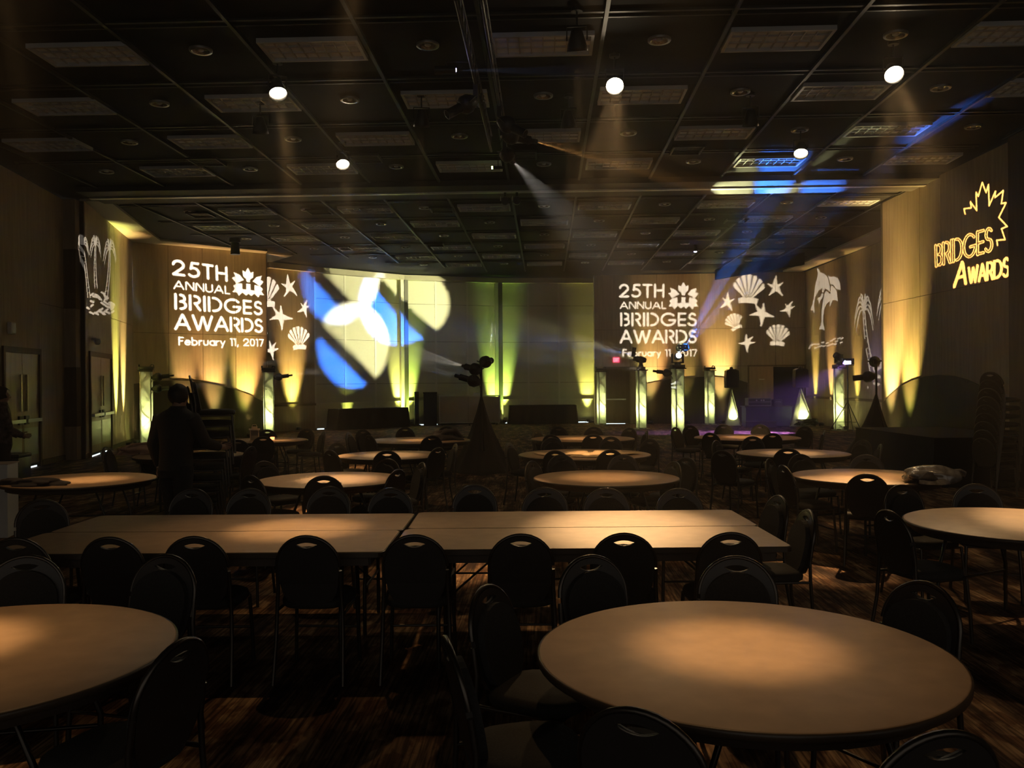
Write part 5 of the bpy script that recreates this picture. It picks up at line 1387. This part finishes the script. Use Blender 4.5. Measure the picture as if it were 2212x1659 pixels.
# palms on the far side wall (from a spotlight added to the corner tower)
f7, L7, _d = ellipsoidal((S2.x - 0.03, S2.y, 2.12), on_wall(WF)(1880, 720), 'upper spotlight on the stand at the leaf-projection wall', 'spotlights on the stand at the leaf-projection wall')
tp, tz = tw['L1']
f9, L9, _d = ellipsoidal((tp.x + 0.2, tp.y - 0.05, 1.62), on_wall(WF)(1880, 720), 'added lower spotlight clamped to the tower beside the wall corner', 'spotlights clamped to towers')
gobo(palms_right_art(), on_wall(WF), L9, COOL, 4500, f9)
f7b, _l, _d = ellipsoidal((S2.x - 0.03, S2.y - 0.02, 1.82), (S2.x - 3, S2.y + 1, 1.5), 'lower spotlight on the stand at the leaf-projection wall', 'spotlights on the stand at the leaf-projection wall')

# ------------------------------------------------------------------ hanging truss in the middle of the near ceiling
hx, hy = zp(1028, 110, 5.8).x, zp(1028, 110, 5.8).y
ht = empty('hanging_truss', (-0.35, 10.4, H), -TH, 'black lighting truss hung under the near ceiling with dark fixtures', 'truss')
for sx in (-0.13, 0.13):
    for sz in (-0.22, -0.48): MB().tube([(sx, -1.6, sz), (sx, 4.2, sz)], 0.02, 8).build('chord', 'black_paint', ht)
for k in range(16):
    y0 = -1.6 + 0.36 * k
    MB().tube([(-0.13, y0, -0.22), (-0.13, y0 + 0.18, -0.48), (-0.13, y0 + 0.36, -0.22)], 0.008, 5).build('lacing', 'black_paint', ht); MB().tube([(0.13, y0, -0.22), (0.13, y0 + 0.18, -0.48), (0.13, y0 + 0.36, -0.22)], 0.008, 5).build('lacing', 'black_paint', ht)
for y0 in (-1.2, 1.2, 3.8): MB().tube([(0, y0, 0.1), (0, y0, -0.22)], 0.01, 6).build('hanger', 'black_paint', ht)
# small effect lamp with a pale blue beam
pe = zp(985, 151, 5.55)
ef = empty('effect_lamp', (pe.x, pe.y, 5.55), 0, 'small effect lamp on the hanging truss throwing a thin blue beam', 'stage light')
MB().cyl((-0.26, 0, 0), (0.0, 0, 0), 0.05, 12).build('can', 'black_paint', ef); MB().cyl((0.0, 0, 0), (0.004, 0, 0), 0.02, 10).build('lens', 'lens_blue', ef); MB().tube([(-0.12, 0, 0.04), (-0.12, 0, 0.1), (-0.47 - pe.x, 0, 0.1), (-0.47 - pe.x, 0, 0.16)], 0.012).build('bracket', 'black_paint', ef)
spot('effect_beam', (pe.x + 0.02, pe.y, 5.55), (pe.x + 5, pe.y - 0.2, 5.38), 420, 7, (0.35, 0.5, 1.0), 0.3, 0.01)
# leaf and name on the near side wall
pf = Vector((-0.35 + 0.23, 12.9, 5.42))
f8, L8, _d = ellipsoidal(pf, on_wall(WG)(2100, 510), 'dark spotlight under the hanging truss aimed at the leaf-projection wall', 'spotlights under the hanging truss')
gobo(leaf_art(), on_wall(WG), L8, (1.0, 0.50, 0.15), 7500, f8, blur=0.00012)
f10, L10, _d = ellipsoidal((-0.35 + 0.13 + 0.13, 13.9, 5.42), on_wall(WE)(1421, 690), 'added dark spotlight under the hanging truss aimed at the exit-door wall', 'spotlights under the hanging truss')  # fixture added here so no tower shadow crosses the title
gobo(TITLE, on_wall(WE), L10, COOL, 13000, f10)
for k, (y_, tx) in enumerate(((11.3, -4.0), (12.2, 3.5))):
    ellipsoidal((-0.35 + (y_ - 10.4) * 0.038 + (-0.13 if tx < 0 else 0.13), y_, 5.42), (tx, y_ - 1.5, 3.0), 'dark unlit spotlight under the hanging truss', 'spotlights under the hanging truss')
# two small fixtures on the dividing beam and a green-lit small lamp
for px in (1086, 1113):
    q = zp(px, 404, H - 0.2); rx_ = q.x * math.cos(TH) - q.y * math.sin(TH); q = Vector((*room(rx_, 19.59), 0)); o = empty('track_fixture', (q.x, q.y, H - 0.09), 0, 'small dark fixture under the partition track', 'stage light', 'small fixtures under the partition track')
    MB().cyl((0, 0, 0), (0, 0, -0.08), 0.03).build('stem', 'black_paint', o); MB().cyl((0, 0.08, -0.18), (0, -0.1, -0.2), 0.085, 14).build('can', 'black_paint', o); MB().tube([(-0.1, 0, -0.08), (-0.1, 0, -0.18)], 0.01).build('bracket', 'steel', o)
q = zp(1076, 362, 5.9); o = empty('small_lamp', (q.x, q.y, 5.9), 0, 'tiny green-lit lamp under the near ceiling', 'lamp')
MB().cyl((-0.1, 0, 0), (0.1, 0, 0), 0.03, 10).build('tube', 'black_paint', o); MB().cyl((-0.13, 0, 0), (-0.1, 0, 0), 0.03, 10).build('lens', 'lamp_green', o); MB().tube([(0, 0, 0.02), (0, 0, 0.21)], 0.008).build('stem', 'black_paint', o)
q = zp(1502, 543, 5.95); o = empty('indicator_lamp', (q.x, q.y, 5.95), 0, 'tiny blue lamp hanging under the stage-half ceiling', 'lamp')
MB().cyl((0, 0, 0), (0, 0, 0.26), 0.05, 10).build('can', 'black_paint', o); MB().cyl((0, 0, -0.02), (0, 0, 0), 0.045, 10).build('lens', 'lens_blue', o)

# ------------------------------------------------------------------ moving heads and their coloured patterns
tp, tz = tw['R2']; mh1 = moving_head(tp, tz, 'dark moving head light turned to the operable wall', (on_wall(WO[0])(780, 690) - Vector((tp.x, tp.y, tz + .36)))[:])
mho = [o for o in col.objects if o.name.startswith('moving_head')][-1]
WOm = Wall((-7.39, 32.7), (-2.2, 36.1))
gobo(disc_art(False), on_wall(WOm), mh1 + Vector((0.03, 0, 0)), (1.0, 0.97, 0.48), 2300, mho, eps=0.25, blur=0.0013)
gobo(disc_art(True), on_wall(WOm), mh1 + Vector((-0.03, 0, 0.16)), (0.03, 0.19, 1.0), 6000, mho, eps=0.25, blur=0.0013)
gobo(overlap_boost_art(), on_wall(WOm), mh1 + Vector((0.0, 0, 0.32)), (1.0, 0.98, 0.85), 3600, mho, eps=0.25, blur=0.0010)  # extra white beam added to brighten where the discs overlap
tp, tz = tw['R3']; hd = zp(1800, 330, H) - Vector((tp.x, tp.y, tz + .36)); mh2 = moving_head(tp, tz, 'bright moving head light pointing up at the ceiling', (hd * 0.4 + Vector((0, -3.0, 0)))[:], 'lens_white', size=1.15)
mho = [o for o in col.objects if o.name.startswith('moving_head')][-1]
gobo(ceiling_art(False), on_ceiling, mh2 + Vector((0.0, -0.12, 0.22)), (1.0, 0.97, 0.45), 2000, mho, eps=0.4, blur=0.001)
gobo(ceiling_art(True), on_ceiling, mh2 + Vector((0.16, -0.12, 0.22)), (0.05, 0.22, 1.0), 10000, mho, eps=0.4, blur=0.001)
tp, tz = tw['R5']; mh3 = moving_head(tp, tz, 'moving head light tilted over beside the blue flood lamp', (-5, -1.5, 2.6))
spot('head_beam', mh3, mh3 + Vector((-5, -1.5, 2.6)), 700, 4.0, (0.75, 0.8, 1.0), 0.3, 0.02)
# bare clamps on top of the towers without a head
for key in ('L1', 'L2', 'R1', 'R4'):
    tp, tz = tw[key]; o = empty('tower_clamp', (tp.x, tp.y, tz), 0.2, 'black clamp bar bolted on a lit fabric tower', 'clamp', 'clamp bars on towers')
    link('bar', rbox((0, 0, 0.06), (0.42, 0.2, 0.10), 0.012), 'black_plastic', o); MB().cyl((-0.2, 0, 0.10), (-0.2, 0, 0.17), 0.03).build('bolt', 'black_plastic', o); MB().tube([(0.1, 0, 0.11), (0.14, 0, 0.17), (0.2, 0, 0.15), (0.21, 0, 0.06)], 0.02, 6).build('hook', 'black_plastic', o)
# blue-violet flood on the dance floor
spot('floor_wash', (TPp.x - 0.05, TPp.y - 0.12, 2.30), (7.7, 29.0, 0), 2200, 42, (0.42, 0.22, 1.0), 0.8, 0.05)
spot('booth_wash', (TPp.x - 0.1, TPp.y - 0.1, 2.34), (9.3, 33.2, 0.4), 260, 50, (0.14, 0.2, 1.0), 0.8, 0.05)

# ------------------------------------------------------------------ uplights along the walls
YG, OR, GR, YE = (0.90, 1.0, 0.16), (1.0, 0.50, 0.17), (0.35, 1.0, 0.12), (1.0, 0.90, 0.28)
UPK = 1.65
def uplight(W, px, c1, p1, c2=None, p2=0, deg=24, off=0.42, hit=2.6, z0=0.16, dx=0.0):
    u = W.u(px); p = W.pt(u, 0, off)
    o = empty('par_can', (p.x, p.y, 0), math.atan2(W.d.y, W.d.x), 'small black floor uplight at the foot of the ' + {id(WB): 'angled wall by the second doors', id(WC): 'title projection wall', id(WD): 'recess wall', id(WE): 'exit-door wall', id(WF): 'chair-rail wall', id(WG): 'leaf-projection wall'}.get(id(W), 'operable wall'), 'uplight', 'floor uplights')
    MB().lathe([(0, 0.05), (0.08, 0.05), (0.095, 0.16), (0.09, 0.16), (0.075, 0.10), (0, 0.09)], 14).build('can', 'black_plastic', o)
    MB().tube([(-0.12, 0, 0.12), (-0.12, 0, 0.012), (0.12, 0, 0.012), (0.12, 0, 0.12)], 0.012).build('yoke', 'black_paint', o)
    MB().lathe([(0, 0.125), (0.078, 0.12)], 14).build('lens', 'par_yellow', o)
    P = Vector((p.x, p.y, z0)); T = W.pt(u, hit, 0)
    d2 = Vector((W.d.x, W.d.y, 0)) * dx
    spot('uplight_beam', P, W.pt(u, hit * 0.72, 0), p1 * UPK * 0.55, deg * 1.3, c1, 1.0, 0.06)
    if c2: spot('uplight_beam', P + d2 * 0.15, T + d2, p2 * UPK * 0.9, deg * 1.3, c2, 1.0, 0.06)
uplight(WB, 249, YG, 1300, YE, 420, 18, 0.35, 3.2); uplight(WB, 265, YE, 950, OR, 420, 18, 0.35, 3.4)
uplight(WC, 395, YE, 120, OR, 200, 20, 0.40, 2.8, dx=0.1); uplight(WC, 462, YE, 260, OR, 300, 22, 0.40, 2.6, dx=-0.1); uplight(WC, 527, YG, 260, OR, 420, 24, 0.45, 2.5, dx=0.1)
uplight(WD, 630, YG, 260, OR, 380, 24, 0.45, 2.6)
uplight(WO[0], 749, YG, 60, None, 0, 30, 0.20, 1.2); uplight(WO[0], 860, YG, 420, YE, 160, 22, 0.35, 2.6); uplight(WO[1], 882, YG, 420, GR, 120, 22, 0.35, 2.6)
uplight(WO[1], 1064, YG, 300, GR, 110, 22, 0.35, 2.4); uplight(WO[2], 1088, YG, 360, GR, 130, 22, 0.35, 2.4); uplight(WO[2], 1268, YG, 260, OR, 60, 24, 0.3, 2.2)
uplight(WE, 1403, YE, 380, OR, 420, 24, 0.5, 3.0, dx=0.2); uplight(WE, 1481, YG, 70, OR, 90, 22, 0.5, 3.0); uplight(WE, 1557, YE, 520, OR, 600, 26, 0.5, 3.2, dx=-0.1)
uplight(WF, 1763, YG, 200, OR, 200, 20, 0.4, 3.0); uplight(WF, 1797, YE, 160, OR, 260, 20, 0.4, 3.0); uplight(WF, 1853, YG, 160, OR, 200, 20, 0.4, 3.0)
uplight(WG, 1927, YE, 420, OR, 520, 28, 0.5, 3.2, dx=0.1); uplight(WG, 1968, YG, 330, OR, 380, 28, 0.5, 3.2)

# ------------------------------------------------------------------ warm table spots
def world_lamp(x, y, z, target, label, lit=False):
    p = Vector((x, y, z)); d = ray(0, 0)
    # express through par_lamp by projecting the point
    v = p - CAM; zz = v.dot(_f); px = CX + F * v.dot(_r) / zz; py = CY - F * v.dot(_u) / zz
    return par_lamp(px, py, z, target, label, lit)
def tgt(k, dx=0, dy=0): return Vector((TAB[k][0].x + dx, TAB[k][0].y + dy, TZ))
LK = 0.138
LB = 'glowing warm ceiling spot lamp '
for px, py, target, pw, deg, lab, spl in (
        (600, 197, tgt('T5', 0.1, 0.0), 1500, 22, LB + 'in line with the table behind the long ones', (700, 1100)),
        (1328, 183, Vector((0.8, 6.1, TZ)), 1900, 26, LB + 'beside the hanging truss', (985, 1225)),
        (1930, 158, tgt('T3', 0.45, 0.05), 1900, 26, LB + 'close to the leaf-projection wall', (1800, 1225)),
        (740, 352, tgt('T9'), 800, 20, LB + 'just short of the dividing beam, door side', (760, 1010)),
        (1730, 328, tgt('T10'), 800, 20, LB + 'just short of the dividing beam, leaf wall side', (1600, 1010))):
    p, d = par_lamp(px, py, 5.75, target, lab)
    spot('lamp_beam', p + d * 0.09, target, pw * LK * 3.1, deg * 0.47, WARM, 1.0, 0.06); spot('lamp_halo', p + d * 0.09, target, pw * LK * 0.42, deg * 1.1, WARM, 1.0, 0.06)
    spot('lamp_spill', p + d * 0.09, zp(*spl, 0), pw * 2.6 * LK, 13, WARM, 0.9, 0.06)
UL = 'dark ceiling can lamp aimed at '
for (x, y), target, pw, deg, k in (
        ((0.7, 4.3), tgt('T1', 0.0, 0.06), 480, 26, PHR['T1']), ((-2.2, 4.4), tgt('T2', -0.22, 0.12), 620, 26, PHR['T2']), ((-1.3, 7.6), Vector((-1.5, 6.05, TZ)), 560, 30, 'the long tables'),
        ((0.7, 7.4), tgt('T4'), 520, 30, PHR['T4']), ((3.3, 7.4), tgt('T6'), 600, 28, PHR['T6']), ((-4.4, 7.4), tgt('T7', 0.1, 0), 620, 24, PHR['T7']),
        ((0.8, 10.3), tgt('T8', 0.1, 0), 900, 24, PHR['T8']), ((3.7, 13.4), tgt('T11'), 700, 26, PHR['T11']), ((0.9, 13.4), tgt('T12'), 620, 26, PHR['T12']), ((-1.35, 13.3), tgt('T13'), 560, 22, PHR['T13']), ((-3.9, 13.6), tgt('T14', 0.3, -0.1), 620, 14, PHR['T14'])):
    p, d = world_lamp(x, y, 5.72, target, UL + k)
    spot('lamp_beam', p + d * 0.09, target, pw * LK * 3.9, deg * 0.42, WARM, 1.0, 0.05); spot('lamp_halo', p + d * 0.09, target, pw * LK * 0.68, deg * 1.0, WARM, 1.0, 0.05)

# ------------------------------------------------------------------ people
def figure(name, joints, edges, m, parent, levels=2, root=0):
    me = bpy.data.meshes.new(name); me.from_pydata([j[0] for j in joints], edges, [])
    o = link(name, me, m, parent)
    sk = o.modifiers.new('skin', 'SKIN'); sk.use_smooth_shade = True; sk.branch_smoothing = 0.4
    for i, j in enumerate(joints):
        r = j[1]; me.skin_vertices[0].data[i].radius = (r, r) if not isinstance(r, tuple) else r
        me.skin_vertices[0].data[i].use_root = (i == root)
    sd = o.modifiers.new('sub', 'SUBSURF'); sd.levels = levels; sd.render_levels = levels
    return o
def hand(J, E, wrist, d, side, curl=0.5, s=1.0):
    """palm and five fingers from wrist vertex index, pointing along d; side = thumb direction"""
    d = Vector(d).normalized(); side = Vector(side); side = (side - d * side.dot(d)).normalized(); nrm = d.cross(side)
    w0 = Vector(J[wrist][0]); palm = w0 + d * 0.05 * s; J.append((palm, (0.034, 0.022))); pi = len(J) - 1; E.append((wrist, pi))
    for k, (off, L) in enumerate(((0.030, 0.072), (0.010, 0.080), (-0.011, 0.074), (-0.031, 0.058))):
        base = palm + d * 0.035 * s + side * off * s; J.append((base, 0.0105 * s)); E.append((pi, len(J) - 1)); b0 = len(J) - 1
        dd = (d * math.cos(curl) + nrm * math.sin(curl)); p1 = base + dd * L * 0.5 * s; J.append((p1, 0.009 * s)); E.append((b0, b0 + 1))
        dd = (d * math.cos(curl * 2) + nrm * math.sin(curl * 2)); J.append((p1 + dd * L * 0.5 * s, 0.0075 * s)); E.append((b0 + 1, b0 + 2))
    t0 = w0 + d * 0.03 * s + side * 0.032 * s; J.append((t0, 0.012 * s)); E.append((pi, len(J) - 1)); ti = len(J) - 1
    J.append((t0 + (d * 0.7 + side * 0.6).normalized() * 0.035 * s, 0.0105 * s)); E.append((ti, ti + 1)); J.append((t0 + (d * 0.9 + side * 0.4 + nrm * 0.3).normalized() * 0.065 * s, 0.009 * s)); E.append((ti + 1, ti + 2))
def person(loc, rz, label, k, shirt, arms, lean=(0, 0)):
    """local +Y = facing; arms: list of (elbow, wrist, hand direction, thumb side) for x<0 then x>0"""
    o = empty('person', loc, rz, label, 'person')
    V = lambda x, y, z: Vector((x * k + lean[0] * max(0, z - 0.9), y * k + lean[1] * max(0, z - 0.9), z * k))
    J = [(V(0, 0, 0.96), 0.115), (V(0, 0.0, 1.10), 0.112), (V(0, -0.01, 1.26), 0.12), (V(0, -0.02, 1.40), 0.105), (V(0, 0.0, 1.49), 0.062), (V(0, 0.02, 1.56), 0.068), (V(0, 0.025, 1.65), (0.078, 0.095)), (V(0, 0.02, 1.72), (0.066, 0.08))]
    E = [(0, 1), (1, 2), (2, 3), (3, 4), (4, 5), (5, 6), (6, 7)]
    J += [(V(0, 0.10, 1.615), 0.022), (V(0, 0.128, 1.612), 0.012)]; E += [(6, 8), (8, 9)]    # nose
    for s in (-1, 1):
        J.append((V(s * 0.088, 0.01, 1.62), (0.012, 0.022))); E.append((6, len(J) - 1))      # ears
    for s, (el, wr, hd, th) in zip((-1, 1), arms):
        J.append((V(s * 0.19, -0.02, 1.42), 0.062)); a = len(J) - 1; E.append((3, a))
        J.append((V(*el), 0.043)); E.append((a, a + 1)); J.append((V(*[(p + q) / 2 for p, q in zip(el, wr)]), 0.040)); E.append((a + 1, a + 2)); J.append((V(*wr), 0.028)); E.append((a + 2, a + 3))
        hand(J, E, a + 3, hd, th, 0.45, k)
    for s, st in ((-1, 0.10), (1, -0.12)):
        J.append((V(s * 0.10, 0, 0.90), 0.095)); a = len(J) - 1; E.append((0, a))
        J.append((V(s * 0.11, st * 0.5 + 0.02, 0.50), 0.062)); E.append((a, a + 1)); J.append((V(s * 0.11, st - 0.02, 0.30), 0.056)); E.append((a + 1, a + 2)); J.append((V(s * 0.11, st - 0.03, 0.09), 0.042)); E.append((a + 2, a + 3))
        J.append((V(s * 0.115, st + 0.06, 0.045), (0.042, 0.035))); E.append((a + 3, a + 4)); J.append((V(s * 0.12, st + 0.16, 0.03), (0.042, 0.028))); E.append((a + 4, a + 5))
    figure('body', J, E, 'skin', o)
    # clothes: lofted shells over the body
    def loft(rings, n=24):
        mb = MB(); vs = []
        for z, rx, ry, yo in rings:
            for i in range(n):
                t = 2 * math.pi * i / n; c_, s_ = math.cos(t), math.sin(t)
                vs.append(V(rx * math.copysign(abs(c_) ** 0.85, c_), yo + ry * math.copysign(abs(s_) ** 0.85, s_), z))
        mb.add(vs, [(r * n + i, r * n + (i + 1) % n, (r + 1) * n + (i + 1) % n, (r + 1) * n + i) for r in range(len(rings) - 1) for i in range(n)], True); return mb
    sh = loft([(0.86, 0.188, 0.135, 0.0), (0.98, 0.180, 0.130, 0.0), (1.12, 0.180, 0.130, 0.0), (1.26, 0.198, 0.138, -0.01), (1.38, 0.222, 0.135, -0.02), (1.445, 0.215, 0.115, -0.02), (1.485, 0.165, 0.10, -0.015), (1.515, 0.10, 0.085, -0.005), (1.545, 0.070, 0.072, 0.0)])
    idx = 12
    for s in range(2):
        a = idx + s * 20; p0 = J[a][0] + (J[a][0] - J[a + 1][0]).normalized() * 0.02
        sh.tube([p0, J[a][0], J[a][0] * 0.5 + J[a + 1][0] * 0.5, J[a + 1][0], J[a + 2][0], J[a + 3][0]], [0.07, 0.088, 0.078, 0.068, 0.06, 0.044], 14)
    sh.build('shirt', shirt, o)
    la = idx + 2 * 20
    tr_ = loft([(1.0, 0.165, 0.118, 0.0), (0.92, 0.178, 0.125, 0.0), (0.84, 0.185, 0.128, 0.0), (0.78, 0.17, 0.11, 0.0)])
    for s in range(2):
        a = la + s * 6; tr_.tube([J[a][0], J[a][0] * 0.5 + J[a + 1][0] * 0.5, J[a + 1][0], J[a + 2][0], J[a + 3][0]], [0.108, 0.098, 0.082, 0.076, 0.072], 14)
    tr_.build('trousers', 'trousers', o)
    for s in range(2):
        a = la + s * 6
        figure('shoe', [(J[a + 3][0] - Vector((0, 0, 0.03)), 0.05), (J[a + 4][0], (0.05, 0.044)), (J[a + 5][0], (0.048, 0.034))], [(0, 1), (1, 2)], 'shoe', o)
    c = V(0, 0.008, 1.668)
    bm = bmesh.new(); bmesh.ops.create_icosphere(bm, subdivisions=3, radius=1.0)
    for v in list(bm.verts):
        d = v.co; v.co = Vector((d.x * 0.102, d.y * 0.118 - 0.008, d.z * 0.118)) * k + c + Vector((0, 0, 0.004 * math.sin(d.x * 19) + 0.003 * math.sin(d.y * 23)))
    bmesh.ops.delete(bm, geom=[v for v in bm.verts if (v.co.y - c.y) > 0.055 * k and v.co.z < c.z + 0.035 * k or v.co.z < c.z - 0.10 * k], context='VERTS')
    me = bpy.data.meshes.new('hair'); bm.to_mesh(me); bm.free()
    for p_ in me.polygons: p_.use_smooth = True
    link('hair', me, 'hair', o)
    for s in (-1, 1):
        MB().lathe([(0, -0.011), (0.008, -0.008), (0.0115, 0), (0.008, 0.008), (0, 0.011)], 10, V(s * 0.032, 0.106, 1.645)).build('eye', 'white_plastic', o)
    MB().box(V(0, 0.098, 1.572), (0.04, 0.012, 0.006)).build('mouth', 'skin', o)
    return o
mp = yp(378, 830, 9.2)
person((mp.x, mp.y, 0), -0.30, 'man in dark clothes seen from behind, pulling the tall chair stack', 0.985, 'shirt_black',
       [((-0.28, -0.02, 1.13), (-0.30, 0.10, 0.90), (0, 0.2, -1), (0.6, 0.5, 0)), ((0.24, 0.16, 1.15), (0.26, 0.38, 1.08), (0.3, 1, 0), (-0.5, 0, 1))], lean=(0.03, 0.03))
p2 = yp(4, 830, 13.2)
person((p2.x, p2.y, 0), -0.9, 'person in a dark patterned shirt standing before the double door', 0.975, 'shirt_print',
       [((-0.27, 0.05, 1.12), (-0.18, 0.24, 1.0), (0.5, 0.8, -0.1), (0, 0.2, 1)), ((0.27, 0.05, 1.12), (0.16, 0.24, 1.02), (-0.5, 0.8, -0.1), (0, 0.2, 1))])

# ------------------------------------------------------------------ haze in the air
if HAZE > 0:
    m = bpy.data.materials.new('haze'); m.use_nodes = True; nt = m.node_tree; nt.nodes.remove(nt.nodes['Principled BSDF'])
    vsn = nt.nodes.new('ShaderNodeVolumeScatter'); vsn.inputs['Density'].default_value = HAZE; vsn.inputs['Anisotropy'].default_value = 0.35; vsn.inputs['Color'].default_value = (1, 0.93, 0.8, 1)
    nt.links.new(vsn.outputs[0], nt.nodes['Material Output'].inputs['Volume']); MATS['haze'] = m
    plan = [(-9.3, 3.0), (9.0, 3.0), (9.0, 21.5), (11.5, 21.6), (11.7, 34.9), (3.6, 35.6), (3.4, 36.7), (-0.6, 36.5), (-4.3, 35.1), (-7.3, 32.5), (-8.6, 31.1), (-8.0, 29.0), (-11.3, 26.5), (-10.0, 21.2), (-9.7, 21.0), (-9.7, 20.2)]
    hz = MB().prism(plan, lambda u, v, t: Vector((u, v, t)), 0.03, 6.0).build('haze', 'haze'); tag(hz, 'thin stage haze hanging in the air of the hall', 'haze', kind='stuff')
